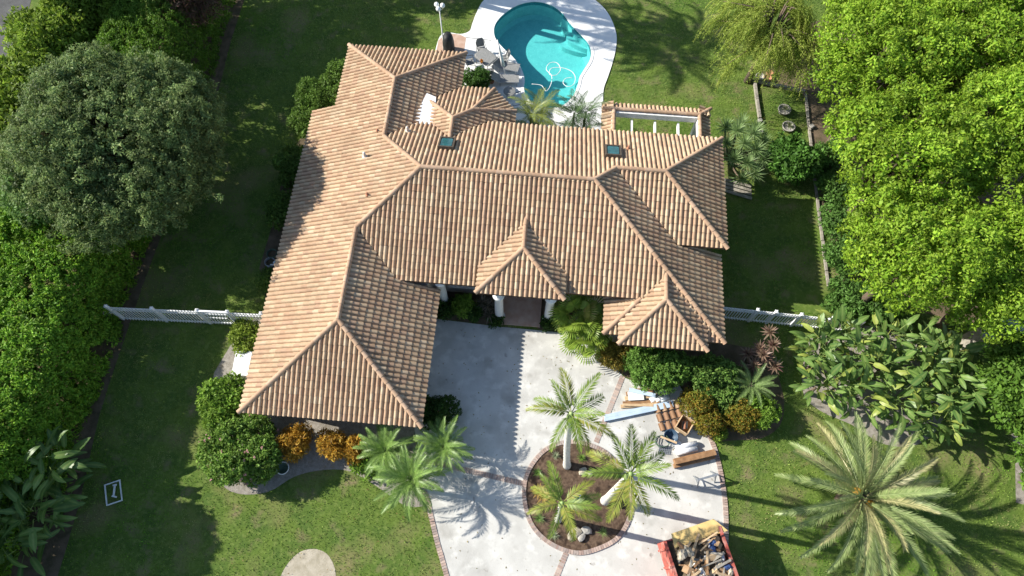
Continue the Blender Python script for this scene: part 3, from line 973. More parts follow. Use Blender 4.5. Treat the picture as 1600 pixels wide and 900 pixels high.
# skylights on the north slope
for cx, cy in ((-4.64, 19.62), (3.48, 19.95)):
    up = Vector((0, -1, 0))
    v3 = Vector((0, -1, S)).normalized()
    u3 = Vector((-1, 0, 0))
    n3 = u3.cross(v3)
    p = Vector((cx, cy, E0 + S * (N_ - cy)))
    mw = Matrix(((u3.x, v3.x, n3.x, p.x), (u3.y, v3.y, n3.y, p.y), (u3.z, v3.z, n3.z, p.z), (0, 0, 0, 1)))
    fm = MB().box((0, -.42, .04), (.78, .08, .26)).box((0, .42, .04), (.78, .08, .26)).box((-.35, 0, .04), (.08, .76, .26)).box((.35, 0, .04), (.08, .76, .26))
    sk = link('skylight', fm.mesh('skylight', 'skyframe'), roof, mw=mw)
    gm = MB().box((0, 0, .10), (.62, .76, .10), bev=.06)
    link('pane', gm.mesh('pane', 'skyglass'), sk)
for x, y, h, r_ in ((-8.66, 18.95, .3, .075), (-8.1, 16.62, .2, .05), (-8.25, 20.4, .12, .04), (-6.75, 20.55, .3, .07), (4.25, 20.4, .2, .05)):
    z = E0 + (S * (x - W_) if x < -7 else S * (N_ - y))
    v = MB().tube([(x, y, z - .1), (x, y, z + h)], [r_, r_ * .95], 10).lathe((x, y, z - .02), [(r_ * 2.0, 0), (r_ * 1.9, .03), (r_ * 1.1, .07)], 10)
    hbuild(v, 'vent_pipe', 'terracotta' if r_ < .06 else 'stucco', roof, True)


# ------------------------------------------------------------------ pergola with tiled coping behind the house
perg = empty('pergola', (6.0, 23.6, 0), 'white pergola with tiled coping and open beams over grass', 'pergola')
PM = Matrix.Translation((-6.0, -23.6, 0))


def pg(mb, name, mt, parent=None, smooth=False):
    return link(name, mb.mesh(name, mt, smooth), parent or perg, mw=PM if parent is None else Matrix())


pg(MB().box((5.95, 23.98, 2.58), (4.9, .20, .38)), 'beam', 'white')
pg(MB().box((8.26, 22.55, 2.58), (.16, 2.5, .38)), 'beam', 'white')
pg(MB().box((3.66, 22.55, 2.58), (.16, 2.5, .38)), 'beam', 'white')
for x in (4.75, 6.0, 7.25):
    pg(MB().box((x, 22.7, 2.22), (.10, 2.3, .22)), 'rafter', 'white')
for x, y in ((3.56, 23.98), (8.36, 23.98)):
    pg(MB().box((x, y, 1.06), (.34, .34, 2.12)), 'post', 'white')
cop = pg(MB().prism([(3.1, 24.08), (8.8, 24.08), (8.8, 24.6), (3.1, 24.6)], 2.475, 2.50).prism([(8.36, 22.0), (8.8, 22.0), (8.8, 24.07), (8.36, 24.07)], 2.475, 2.50).prism([(3.1, 22.0), (3.58, 22.0), (3.58, 24.07), (3.1, 24.07)], 2.475, 2.50), 'coping', 'deckwood')


def coping_run(p0, along, up, n, rows, s_=0.45):
    al, up = Vector((*along, 0)), Vector((*up, 0))
    cs = 1 / math.sqrt(1 + s_ * s_)
    v3 = Vector((up.x, up.y, s_)) * cs
    u3 = al
    n3 = u3.cross(v3)
    for i in range(n):
        for j in range(rows):
            p = Vector(p0) + u3 * TW * i + v3 * TL_ * j
            mw = Matrix(((u3.x, v3.x, n3.x, p.x), (u3.y, v3.y, n3.y, p.y), (u3.z, v3.z, n3.z, p.z), (0, 0, 0, 1)))
            link('roof_tile', random.choice(tmesh), cop, mw=mw)


coping_run((8.92, 24.72, 2.55), (-1, 0), (0, -1), 26, 2)
coping_run((8.92, 22.1, 2.55), (0, 1), (-1, 0), 12, 2)
coping_run((3.06, 24.7, 2.55), (0, -1), (1, 0), 12, 2)
for (a, b_) in (((3.1, 24.08, 2.83), (8.3, 24.08, 2.83)), ((8.28, 22.0, 2.83), (8.28, 24.08, 2.83)), ((8.28, 24.08, 2.83), (8.95, 24.75, 2.55)), ((3.7, 22.0, 2.83), (3.7, 24.08, 2.83))):
    a, b_ = Vector(a), Vector(b_)
    d = b_ - a
    n = round(d.length / .36)
    st_ = d / n
    d.normalize()
    sd = Vector((0, 0, 1)).cross(d).normalized()
    up = d.cross(sd)
    for k in range(n):
        p = a + st_ * k
        link('ridge_tile', random.choice(capm), cop, mw=Matrix(((d.x, sd.x, up.x, p.x), (d.y, sd.y, up.y, p.y), (d.z, sd.z, up.z, p.z), (0, 0, 0, 1))))
for x, y in ((5.1, 22.75), (6.05, 22.7)):
    t = MB().lathe((0, 0, 0), [(.05, 0), (.05, .62), (.33, .64), (.36, .66), (.36, .70), (.34, .71)], 20).lathe((0, 0, 0), [(.2, 0), (.2, .03), (.06, .05)], 16)
    tag(t.build('round_table', 'black', None, True, (x, y, 0)), 'small round black table standing on grass under the pergola', 'table', 'round tables under the pergola')

# ------------------------------------------------------------------ picket fences
pk_w = 0.045


def fence(name, label, a, b_, h, posts, pitch, gate=None):
    a, b_ = Vector((*a, 0)), Vector((*b_, 0))
    d = (b_ - a)
    Lf = d.length
    rz = math.atan2(d.y, d.x)
    e = empty(name, a, label, 'fence', None, rz)
    pm = MB().box((0, 0, h / 2 - .02), (pk_w, .022, h - .08)).add([(-pk_w / 2, -.011, h - .06), (pk_w / 2, -.011, h - .06), (pk_w / 2, .011, h - .06), (-pk_w / 2, .011, h - .06), (0, 0, h)], [(0, 1, 4), (1, 2, 4), (2, 3, 4), (3, 0, 4)]).mesh('picket', 'vinyl')
    po = MB().box((0, 0, (h + .05) / 2), (.13, .13, h + .05)).add([(-.085, -.085, h + .05), (.085, -.085, h + .05), (.085, .085, h + .05), (-.085, .085, h + .05), (0, 0, h + .13)], [(0, 1, 4), (1, 2, 4), (2, 3, 4), (3, 0, 4), (3, 2, 1, 0)]).mesh('post', 'vinyl')
    x = .06
    while x < Lf:
        if not any(abs(x - p) < .1 for p in posts):
            o = link('picket', pm, e, (x, -.012, 0.03), (0, random.uniform(-.008, .008), 0))
            if gate and gate[0] < x < gate[1]:
                o.scale = (1, 1, .93)
        x += pitch
    for p in posts:
        link('post', po, e, (p, 0.02, 0))
    for z in (.12, h * .72, h * .86):
        k = 0
        ends = [0] + list(posts) + [Lf]
        for p, q in zip(ends[:-1], ends[1:]):
            if q - p < .2:
                continue
            link('rail', MB().box(((p + q) / 2, .035, z), (q - p - .14, .06, .075)).mesh('rail', 'vinyl'), e)
    if gate:
        gt = link('gate', MB().box(((gate[0] + gate[1]) / 2, -.01, h + .02), (gate[1] - gate[0] - .14, .09, .07)).box(((gate[0] + gate[1]) / 2, .035, h * .45), (gate[1] - gate[0] - .14, .05, .05)).mesh('gate', 'vinyl'), e)
        link('latch', MB().box((gate[1] - .14, -.06, h * .62), (.06, .06, .12)).mesh('latch', 'darkmetal'), gt)
    return e


fence('picket_fence', 'white picket fence with gate between the tall hedge and the house', (-21.5, 10.93), (-12.3, 11.24), 1.72, [1.02, 3.26, 5.48, 6.95, 8.6], .15, (5.48, 6.95))
fence('picket_fence', 'white picket fence between the house and the big-leaved plants', (8.45, 13.62), (16.4, 13.36), 1.5, [2.72, 3.62, 4.85, 6.3], .14)

# ------------------------------------------------------------------ patio things
lp = empty('lamp_post', (-6.45, 30.0, 0), 'white lamp post with three globes standing beside the black covered grill', 'lamp post')
MB().tube([(0, 0, 0), (0, 0, .25), (0, 0, .3), (0, 0, 3.15)], [.075, .07, .04, .032], 10).build('pole', 'white', lp, True)
for k in range(3):
    t = k * 2.1 + .4
    x, y = .2 * math.cos(t), .2 * math.sin(t)
    MB().tube([(0, 0, 3.05), (x * .6, y * .6, 3.1), (x, y, 3.22)], .015, 6).build('arm', 'white', lp)
    MB().lathe((x, y, 3.22), [(.03, 0), (.09, .03), (.135, .11), (.14, .16), (.12, .23), (.07, .28), (.01, .3)], 14).build('globe', 'globe', lp, True)
gr = empty('covered_grill', (-6.1, 29.75, 0), 'tall black covered grill on the paver landing beside the lamp post', 'grill')
g_ = MB().lathe((0, 0, .06), [(.40, 0), (.42, .3), (.40, .8), (.36, 1.15), (.30, 1.35), (.16, 1.45), (.02, 1.47)], 14, .85, 1.15)
rg = random.Random(3)
g_.v = [(x + rg.uniform(-.012, .012), y + rg.uniform(-.012, .012), z) for x, y, z in g_.v]
g_.build('cover', 'black', gr, True)
for sx, sy in ((-.2, -.3), (.2, -.3), (-.2, .3), (.2, .3)):
    MB().box((sx, sy, .05), (.06, .06, .1)).build('caster', 'rubber', gr)

tb = empty('patio_table', (-3.75, 28.95, 0.05), 'grey metal patio table on the white pool deck beside the round bush', 'table', None, R(-40))
top = MB().box((0, 0, .71), (1.25, .95, .03), bev=.12).build('table_top', 'greymesh', tb)
MB().tube([(-.5, -.35, .68), (.5, -.35, .68), (.5, .35, .68), (-.5, .35, .68), (-.5, -.35, .68)], .02, 6).build('rim', 'darkmetal', tb)
for sx, sy in ((-.5, -.35), (.5, -.35), (-.5, .35), (.5, .35)):
    MB().tube([(sx, sy, 0), (sx * .9, sy * .9, .68)], .02, 6).build('leg', 'darkmetal', tb)


def patio_chair(x, y, rz, label):
    e = empty('patio_chair', (x, y, 0.05), label, 'chair', 'patio chairs on the pool deck', rz)
    MB().add([(-.24, -.22, .42), (.24, -.22, .42), (.24, .22, .40), (-.24, .22, .40), (-.24, -.22, .40), (.24, -.22, .40), (.24, .22, .38), (-.24, .22, .38)], [(0, 1, 2, 3), (7, 6, 5, 4), (0, 4, 5, 1), (2, 6, 7, 3), (1, 5, 6, 2), (3, 7, 4, 0)]).build('seat', 'greymesh', e)
    bk = [(-.24, .23, .42), (.24, .23, .42), (.24, .36, .80), (.15, .40, .94), (-.15, .40, .94), (-.24, .36, .80)]
    MB().add(bk + [(a, b_ + .02, c) for a, b_, c in bk], [(0, 1, 2, 3, 4, 5), (11, 10, 9, 8, 7, 6)] + [(i, 6 + i, 6 + (i + 1) % 6, (i + 1) % 6) for i in range(6)]).build('backrest', 'greymesh', e)
    for s_ in (-1, 1):
        MB().tube([(s_ * .27, -.25, 0), (s_ * .27, -.24, .62), (s_ * .27, .22, .64), (s_ * .26, .34, .75)], .018, 6).build('armrest', 'darkmetal', e)
        MB().tube([(s_ * .25, .3, 0), (s_ * .25, .22, .42)], .018, 6).build('leg', 'darkmetal', e)
    return e


patio_chair(-4.1, 29.75, R(20), 'grey patio chair pulled up to the table on the grill side')
patio_chair(-4.7, 28.75, R(110), 'grey patio chair tucked between the table and the house eave')
patio_chair(-3.5, 28.1, R(190), 'grey patio chair between the table and the pink flower pot')
patio_chair(-2.75, 29.2, R(-70), 'grey patio chair at the table beside the leaning umbrella pole')


def lounger(x, y, rz, label):
    e = empty('sun_lounger', (x, y, 0.05), label, 'lounger', 'loungers on the pool deck', rz)
    MB().box((0, -.25, .30), (.56, 1.15, .03)).build('bed', 'greymesh', e)
    MB().add([(-.28, .33, .31), (.28, .33, .31), (.28, .8, .66), (-.28, .8, .66), (-.28, .35, .28), (.28, .35, .28), (.28, .82, .63), (-.28, .82, .63)], [(0, 1, 2, 3), (7, 6, 5, 4), (0, 4, 5, 1), (2, 6, 7, 3), (1, 5, 6, 2), (3, 7, 4, 0)]).build('backrest', 'greymesh', e)
    for s_ in (-1, 1):
        MB().tube([(s_ * .3, -.84, .3), (s_ * .3, .34, .3), (s_ * .3, .83, .66)], .02, 6).build('frame', 'galv', e)
        for yy in (-.7, .3):
            MB().tube([(s_ * .3, yy, 0), (s_ * .3, yy, .3)], .02, 6).build('leg', 'galv', e)


lounger(-2.55, 28.75, R(80), 'grey sun lounger at the pool edge beside the umbrella')
lounger(-2.5, 27.75, R(95), 'grey sun lounger by the pool next to the round white table')
um = empty('patio_umbrella', (-2.45, 28.0, 0.05), 'closed white patio umbrella leaning beside the grey table', 'umbrella')
MB().tube([(0, 0, 0), (-.25, .35, 1.0), (-.55, .75, 2.2)], .028, 8).build('pole', 'white', um, True)
MB().tube([(-.20, .27, .8), (-.3, .40, 1.2), (-.45, .62, 1.8), (-.58, .80, 2.3)], [.11, .10, .07, .02], 9).build('canopy', 'white', um, True)
MB().lathe((0, 0, 0), [(.28, 0), (.28, .05), (.1, .09), (.05, .2)], 14).build('base', 'galv', um, True)
for nm, x, y, r_, h, mt_, lb in (('side_table', -2.15, 26.7, .36, .48, 'greymesh', 'round grey side table on the deck behind the tiled bay'), ('side_table', 1.0, 24.6, .34, .6, 'white', 'round white table on the deck between the two rear palms')):
    e = empty(nm, (x, y, .05), lb, 'table')
    MB().lathe((0, 0, h - .04), [(r_ * .95, 0), (r_, .015), (r_, .035), (r_ * .97, .04)], 20).build('table_top', mt_, e, True)
    for k in range(3):
        t = k * 2.094
        MB().tube([(math.cos(t) * r_ * .8, math.sin(t) * r_ * .8, 0), (math.cos(t) * r_ * .5, math.sin(t) * r_ * .5, h - .04)], .017, 6).build('leg', mt_, e)


def pot(name, x, y, z, r_, h, mt_, label, cat='pot', group=None):
    e = empty(name, (x, y, z), label, cat, group)
    MB().lathe((0, 0, 0), [(r_ * .68, 0), (r_ * .72, .02), (r_ * .96, h * .86), (r_ * 1.06, h * .88), (r_ * 1.06, h), (r_ * .9, h), (r_ * .86, h * .8), (r_ * .1, h * .78)], 18).build('pot', mt_, e, True)
    return e


# ------------------------------------------------------------------ small things on the ground
bk = pot('planter_tub', -10.75, 4.31, 0.012, .27, .32, 'greenhose', 'round pale-rimmed tub standing on the gravel by the croton shrubs')
MB().tube([(.28 * math.cos(t), .28 * math.sin(t), .315) for t in np.linspace(0, 2 * math.pi, 29)], .025, 6).build('rim', 'white', bk, True)
MB().lathe((0, 0, .2), [(.24, 0), (.05, .03)], 16).build('soil', 'soil', bk)
fr_ = empty('meter_marker', (-18.29, 2.62, 0.02), 'white rectangular frame with a white bracket lying on the shaded lawn', 'frame', None, R(24))
for c_, d_ in (((0, -.47, .03), (.72, .05, .05)), ((0, .47, .03), (.72, .05, .05)), ((-.335, 0, .03), (.05, .89, .05)), ((.335, 0, .03), (.05, .89, .05))):
    MB().box(c_, d_).build('bar', 'vinyl', fr_)
MB().bar((.12, .30, .08), (.02, -.16, .08), .07, .05).bar((-.05, -.14, .085), (.14, -.26, .085), .07, .05).bar((.04, .32, .085), (.20, .30, .085), .07, .05).build('bracket', 'vinyl', fr_)
ub = empty('utility_cabinet', (-13.55, 8.9, 0.015), 'white utility cabinet beside the garage wing wall between green shrubs', 'cabinet', None, R(3))
MB().box((0, 0, .46), (.72, 1.15, .92), bev=.04).build('body', 'white', ub)
MB().box((0, 0, .94), (.78, 1.22, .05)).build('lid', 'white', ub)
for k in range(5):
    MB().box((.375, 0, .2 + k * .13), (.02, .9, .04)).build('louvre', 'white', ub)
for k, (x, y) in enumerate(((-13.75, 15.2), (-13.75, 14.7))):
    e = empty('hose_reel', (x, y, .01), ['green hose coiled on the shaded ground by the west wall', 'grey hose reel with white tap beside the west wall'][k], 'hose')
    MB().tube([(.26 * math.cos(t) * (1 + .03 * math.sin(5 * t)), .26 * math.sin(t), .03 + .012 * t) for t in np.linspace(0, 19, 70)], .022, 6).build('coil', 'greenhose' if k == 0 else 'galv', e, True)
    if k:
        MB().box((.35, -.15, .25), (.1, .1, .5)).box((.3, -.25, .4), (.3, .06, .06)).build('tap', 'white', e)

# right-hand garden: timber edging, planters, boulders
ed = empty('timber_edging', (12.45, 27.7, 0), 'weathered timber border along the grass by the drooping tree', 'edging')
for a, b_ in (((-.05, 1.4), (.0, .0)), ((.0, -.02), (.08, -1.35)), ((-.05, 1.42), (1.4, 1.12)), ((1.42, 1.12), (2.9, .85))):
    MB().bar((*a, .1), (*b_, .1), .15, .2).build('timber', 'oldwood', ed)
for k, (x, y) in enumerate(((12.53, 25.4), (12.53, 26.15), (15.5, 26.0))):
    b_ = MB().box((0, 0, .1), (.28, .24, .2), bev=.05)
    tag(b_.build('stone_block', 'stone', None, False, (x, y, 0), (0, 0, .3 * k)), ['pale stone block lying alone on the grass', 'pale stone block at the end of the timber border', 'pale stone block on the kerb beside the big trees'][k], 'stone')
kb = empty('garden_kerb', (15.4, 24, 0), 'low grey kerb between the side lawn and the big bright trees', 'kerb')
yy = 4.4
while yy > -7.5:
    MB().box((-.05 + .012 * yy ** 2 * .1, yy - .45, .08), (.12, .86, .12), random.uniform(-.04, .04)).build('kerb_stone', 'oldwood', kb)
    yy -= .9
for k, (x, y) in enumerate(((13.95, 26.95), (14.1, 25.75))):
    pot('agave_planter', x, y, 0, .36, .32, 'stone', ['wide stone bowl planter with spiky agave nearer the timber border', 'wide stone bowl planter with spiky agave nearer the green shrub'][k], 'planter', 'agave bowls on the lawn')
for k, (x, y, mt_, r_) in enumerate(((12.7, 29.3, 'stone', .26), (13.15, 29.25, 'terracotta', .24), (13.3, 29.65, 'terracotta', .2))):
    pot('flower_pot', x, y, 0, r_, .3, mt_, ['grey stone pot at the corner of the timber border', 'terracotta pot beside the grey stone pot under the drooping tree', 'smaller terracotta pot behind the terracotta pot by the timber border'][k])
for k in range(4):
    mb = MB().bar((10.15, 21.95 - k * .24, .1 + .012 * k), (11.75, 21.6 - k * .26, .1), .17, .06)
    tag(mb.build('timber_board', 'oldwood'), 'weathered grey board lying on grass beside the east wall', 'board', 'boards beside the east wall')
pn = empty('shed', (22.7, 13.2, 0), 'low shed with pale grey sheet roof among the big trees', 'shed')
MB().add([(-1.1, -.45, 1.9), (1.05, -.05, 1.9), (1.05, .75, 2.15), (-1.0, .45, 2.15), (-1.1, -.45, 1.84), (1.05, -.05, 1.84), (1.05, .75, 2.09), (-1.0, .45, 2.09)], [(0, 1, 2, 3), (7, 6, 5, 4), (0, 4, 5, 1), (2, 6, 7, 3), (1, 5, 6, 2), (3, 7, 4, 0)]).build('roof', 'galv', pn)
MB().add([(-1.0, -.35, 0), (.95, 0, 0), (.95, .65, 0), (-.9, .4, 0), (-1.0, -.35, 1.84), (.95, 0, 1.84), (.95, .65, 2.06), (-.9, .4, 2.06)], [(0, 1, 5, 4), (1, 2, 6, 5), (2, 3, 7, 6), (3, 0, 4, 7)]).build('wall', 'oldwood', pn)

# ------------------------------------------------------------------ building materials on the drive
ZD = 0.032
for k in range(2):
    a, b_ = Vector((3.98, 7.82 + .16 * k, ZD + .09)), Vector((7.25, 8.80 + .16 * k, ZD + .09))
    tag(MB().bar(a, b_, .15, .14).build('metal_channel', 'bluemetal'), ['long pale blue channel on the side facing the planting island', 'long pale blue channel on the side facing the plank pile'][k], 'channel', 'pale blue channels on the drive')
for k, (x0, y0, x1, y1, w, z) in enumerate(((4.75, 8.55, 6.5, 8.8, .16, .05), (4.85, 8.72, 6.6, 8.95, .16, .05), (4.95, 8.95, 6.5, 9.25, .2, .05), (5.0, 9.2, 6.3, 9.42, .18, .05), (4.85, 8.62, 6.3, 8.7, .12, .13), (5.1, 9.38, 6.9, 9.6, .09, .12))):
    tag(MB().bar((x0, y0, ZD + z), (x1, y1, ZD + z), w, .075).build('timber_plank', 'wood' if k % 2 else 'palewood'), ['pale tan plank in the pile beneath the white board', 'dark brown plank in the pile beneath the white board'][k % 2], 'plank', 'planks in the drive pile')
tag(MB().box((5.45, 9.1, ZD + .16), (.75, .42, .03), R(8)).build('white_board', 'white'), 'short white board on top of the brown plank pile', 'board')
tag(MB().box((5.75, 9.28, ZD + .20), (1.3, .2, .04), R(-8)).build('pale_blue_board', 'bluemetal'), 'pale blue board on top of the brown plank pile', 'board')
for k, (x, y) in enumerate(((6.35, 9.05), (6.6, 9.1), (6.85, 9.16))):
    mb = MB()
    n = 10
    vs = []
    for yy in (-.22, .22):
        for r_ in (.15, .135):
            for i in range(n + 1):
                t = math.pi * i / n
                vs.append((r_ * math.cos(t), yy, r_ * math.sin(t) + ZD))
    m_ = n + 1
    fs = [(i, i + 1, 2 * m_ + i + 1, 2 * m_ + i) for i in range(n)] + [(m_ + i, 3 * m_ + i, 3 * m_ + i + 1, m_ + i + 1) for i in range(n)] + [(i, m_ + i, m_ + i + 1, i + 1) for i in range(n)] + [(2 * m_ + i, 2 * m_ + i + 1, 3 * m_ + i + 1, 3 * m_ + i) for i in range(n)]
    mb.add(vs, fs)
    tag(mb.build('gutter_piece', 'white', None, True, (x, y, 0.0), (0, 0, R(-62))), 'short curved white gutter piece beside the plank pile', 'gutter', 'white gutter pieces')
# stacked spare roof tiles
for i in range(4):
    for j in range(3):
        e = MB()
        for z in range(2 if j < 2 else 1):
            for q in TQ:
                e.add([(u * 1.25, v * 1.15, h + .115 + z * .05) for u, v, h in q], [(0, 1, 2, 3)], TCOL[(i * 3 + j + z) % 6 + 1] if True else None)
        x, y = 6.45 + i * .31 - j * -.10, 8.35 - j * .42 + i * .10
        e.c = [(c[0] * .62, c[1] * .55, c[2] * .5) for c in e.c]
        tag(e.build('spare_roof_tile', 'tile', None, False, (x, y, ZD), (0, 0, R(18))), 'brown roof tile in the stack on the drive beside the crate', 'roof tile', 'spare roof tiles stacked on the drive')
cr = empty('wooden_crate', (7.75, 7.85, ZD), 'open pale wooden crate filled with scrap on the drive', 'crate', None, R(-30))
for c_, d_ in (((0, -.36, .22), (.62, .03, .44)), ((0, .36, .22), (.62, .03, .44)), ((-.31, 0, .22), (.03, .69, .44)), ((.31, 0, .22), (.03, .69, .44))):
    MB().box(c_, d_).build('side', 'palewood', cr)
MB().box((0, 0, .03), (.58, .68, .03)).build('bottom', 'wood', cr)
for k in range(5):
    tag(MB().bar((7.62 + .06 * k, 7.62 + .02 * k, ZD + .15 + .05 * (k % 3)), (7.68 + .05 * k, 8.05, ZD + .22), .07, .06).build('wood_scrap', ['wood', 'darkmetal', 'terracotta'][k % 3]), 'short dark scrap piece inside the wooden crate', 'scrap', 'scrap in the crate')
tbm = empty('plastic_tub', (7.1, 7.25, ZD), 'dark blue round plastic tub beside the hose coil on the drive', 'tub')
MB().lathe((0, 0, 0), [(.24, 0), (.25, .02), (.32, .3), (.35, .31), (.34, .33), (.30, .31), (.23, .06), (.05, .05)], 20).build('tub', 'bluetub', tbm, True)
tag(MB().tube([(.33 * math.cos(t) + .02 * math.sin(7 * t), .27 * math.sin(t), .02 + .012 * t) for t in np.linspace(0, 20, 90)], .018, 6).build('garden_hose', 'greenhose', None, True, (6.72, 7.02, ZD)), 'dark green hose coiled on the drive beside the blue tub', 'hose')
tag(MB().bar((6.6, 7.2, ZD + .3), (7.35, 6.95, ZD + .36), .09, .03).build('loose_plank', 'palewood'), 'pale wooden strip lying across the hose coil', 'plank')
tag(MB().lathe((7.4, 6.98, ZD), [(.16, 0), (.2, .03), (.19, .16), (.12, .2), (.02, .21)], 12, 1.2, .8).build('white_sack', 'bag', None, True), 'small white sack beside the blue tub', 'sack')
gm_ = MB()
for k in range(7):
    gm_.bar((6.55 + k * .085, 6.45, ZD + .03), (6.62 + k * .085, 6.85, ZD + .03), .03, .03)
for k in range(5):
    gm_.bar((6.53, 6.47 + k * .09, ZD + .05), (7.13, 6.47 + k * .09, ZD + .05), .02, .02)
tag(gm_.build('metal_grate', 'galv'), 'grey metal grate lying on the drive beside the hose coil', 'grate')
for k in range(2):
    a, b_ = Vector((7.35, 6.52 + .24 * k, ZD + .13)), Vector((8.35, 6.82 + .24 * k, ZD + .13))
    d = (b_ - a).normalized()
    tag(MB().tube([a, a + d * .01, b_ - d * .01, b_], [.08, .13, .13, .08], 14).build('white_roll', 'bag', None, True), ['thick white roll lying against the brown beams on the drive', 'thick white roll lying on the far side of its twin from the brown beams'][k], 'roll', 'white rolls on the drive')
for k in range(3):
    z = ZD + .11 + (.2 if k == 2 else 0)
    y = 5.92 + .23 * k - (.33 if k == 2 else 0)
    tag(MB().bar((7.25, y, z), (9.15, y + .60, z), .2, .19).build('timber_beam', 'wood'), ['brown timber beam on the drive beside the sawhorse', 'brown timber beam on the drive beside the white rolls', 'brown timber beam lying on top of two others on the drive'][k], 'beam')
sh = empty('sawhorse', (8.65, 5.45, ZD), 'grey metal sawhorse standing on the drive beside brown beams', 'sawhorse', None, R(20))
MB().bar((-.5, 0, .68), (.5, 0, .68), .09, .09).build('top_rail', 'galv', sh)
for sx in (-.42, .42):
    for sy in (-1, 1):
        MB().bar((sx, 0, .66), (sx, sy * .26, .0), .05, .05).build('leg', 'galv', sh)
    MB().bar((sx, -.16, .26), (sx, .16, .26), .04, .04).build('brace', 'galv', sh)

# dumpster trailer heaped with rubbish
DZ = 1.45
dp = empty('dumpster', (8.22, 1.05, ZD), 'red open-topped dumpster heaped with rubbish at the drive edge', 'dumpster', None, R(19))
DW, DLn = 2.45, 4.2
y0, y1 = -DLn / 2 - .2, DLn / 2 - .2
for sx in (-1, 1):
    sd = MB().box((sx * DW / 2, (y0 + y1) / 2, .35 + DZ / 2), (.06, y1 - y0, DZ)).build('side_wall', 'red', dp)
    for k in range(6):
        MB().box((sx * (DW / 2 + .06), y0 + .3 + k * .72, .35 + DZ / 2), (.07, .09, DZ - .04)).build('rib', 'red', sd)
    MB().box((sx * DW / 2, (y0 + y1) / 2, .35 + DZ + .03), (.13, y1 - y0, .07)).build('top_rim', 'red', sd)
MB().box((0, (y0 + y1) / 2, .40), (DW - .07, y1 - y0, .09)).build('floor', 'red', dp)
MB().box((0, y0 + .0, .35 + DZ / 2), (DW - .07, .06, DZ)).build('end_wall', 'red', dp)
MB().box((0, y1, .35 + DZ / 2), (DW - .07, .06, DZ)).build('tailgate', 'red', dp)
for sy in (y0 + .8, y1 - .8):
    for sx in (-1, 1):
        MB().tube([(sx * .95, sy, .19), (sx * 1.12, sy, .19)], .19, 14).build('wheel', 'rubber', dp)
pl = MB()
pl.add([(6.72, 2.78, 1.86), (8.52, 3.52, 1.9), (9.12, 3.10, 1.86), (6.88, 2.22, 1.82), (6.72, 2.78, 1.82), (8.52, 3.52, 1.86), (9.12, 3.10, 1.82), (6.88, 2.22, 1.78)], [(0, 3, 2, 1), (4, 5, 6, 7), (0, 1, 5, 4), (1, 2, 6, 5), (2, 3, 7, 6), (3, 0, 4, 7)])
tag(pl.build('plywood_sheet', 'plywood'), 'yellow plywood sheet resting on the end of the red dumpster', 'plywood')
rr = random.Random(11)
DM = Matrix.Translation((8.22, 1.05, ZD)) @ Matrix.Rotation(R(19), 4, 'Z')
tag(MB().box((0, 0, 0), (.01, .01, .01)).build('debris_fill', 'blackbag', dp), kind='stuff')
fill = MB()
nx, ny = 12, 20
vs = []
for j in range(ny + 1):
    for i in range(nx + 1):
        x = -DW / 2 + .05 + (DW - .1) * i / nx
        y = y0 + .05 + (y1 - y0 - .1) * j / ny
        vs.append((x, y, 1.58 + .16 * math.cos(x * 1.2) + rr.uniform(-.14, .14)))
fill.add(vs, [(j * (nx + 1) + i, j * (nx + 1) + i + 1, (j + 1) * (nx + 1) + i + 1, (j + 1) * (nx + 1) + i) for j in range(ny) for i in range(nx)])
bpy.data.objects.remove(bpy.data.objects['debris_fill'])
o = fill.build('debris_fill', 'soil', None)
o.matrix_world = DM
tag(o, 'loose dark rubble filling the red dumpster', 'rubble', kind='stuff')


def lump(mt_, name, label, cat, group, x, y, z, r_, seed):
    q = random.Random(seed)
    mb = MB()
    prof = [(r_ * .5, -.3 * r_), (r_ * .95, -.1 * r_), (r_, .15 * r_), (r_ * .75, .45 * r_), (r_ * .35, .62 * r_), (r_ * .05, .66 * r_)]
    mb.lathe((0, 0, 0), prof, 11)
    mb.v = [(a * (1 + q.uniform(-.25, .25)), b_ * (1 + q.uniform(-.25, .25)), c + q.uniform(-.09, .09) * r_ * 2) for a, b_, c in mb.v]
    o = mb.build(name, mt_, None, True)
    o.matrix_world = DM @ Matrix.Translation((x, y, z)) @ Matrix.Rotation(q.uniform(0, 6), 4, 'Z') @ Matrix.Diagonal((1.3, .8, 1, 1))
    return tag(o, label, cat, group)


for k in range(8):
    lump('bag', 'rubbish_bag', 'crumpled white plastic bag in the red dumpster', 'bag', 'white bags in the dumpster', rr.uniform(-1.08, 1.08), rr.uniform(-1.6, 1.55), 1.74, rr.uniform(.10, .22), k)
for k in range(5):
    lump('beigebag', 'rubbish_sack', 'crumpled beige sack in the red dumpster', 'sack', 'beige sacks in the dumpster', rr.uniform(-1.08, 1.08), rr.uniform(-1.6, 1.6), 1.74, rr.uniform(.14, .26), 20 + k)
for k in range(4):
    lump('blackbag', 'rubbish_bag', 'black rubbish bag in the red dumpster', 'bag', 'black bags in the dumpster', rr.uniform(-.9, .9), rr.uniform(-1.6, 1.6), 1.72, rr.uniform(.12, .2), 40 + k)
for k in range(3):
    lump('bluebag', 'rubbish_bag', 'dark blue plastic bag in the red dumpster', 'bag', 'blue bags in the dumpster', rr.uniform(.2, 1.0), rr.uniform(.2, 1.4), 1.84, rr.uniform(.13, .22), 50 + k)
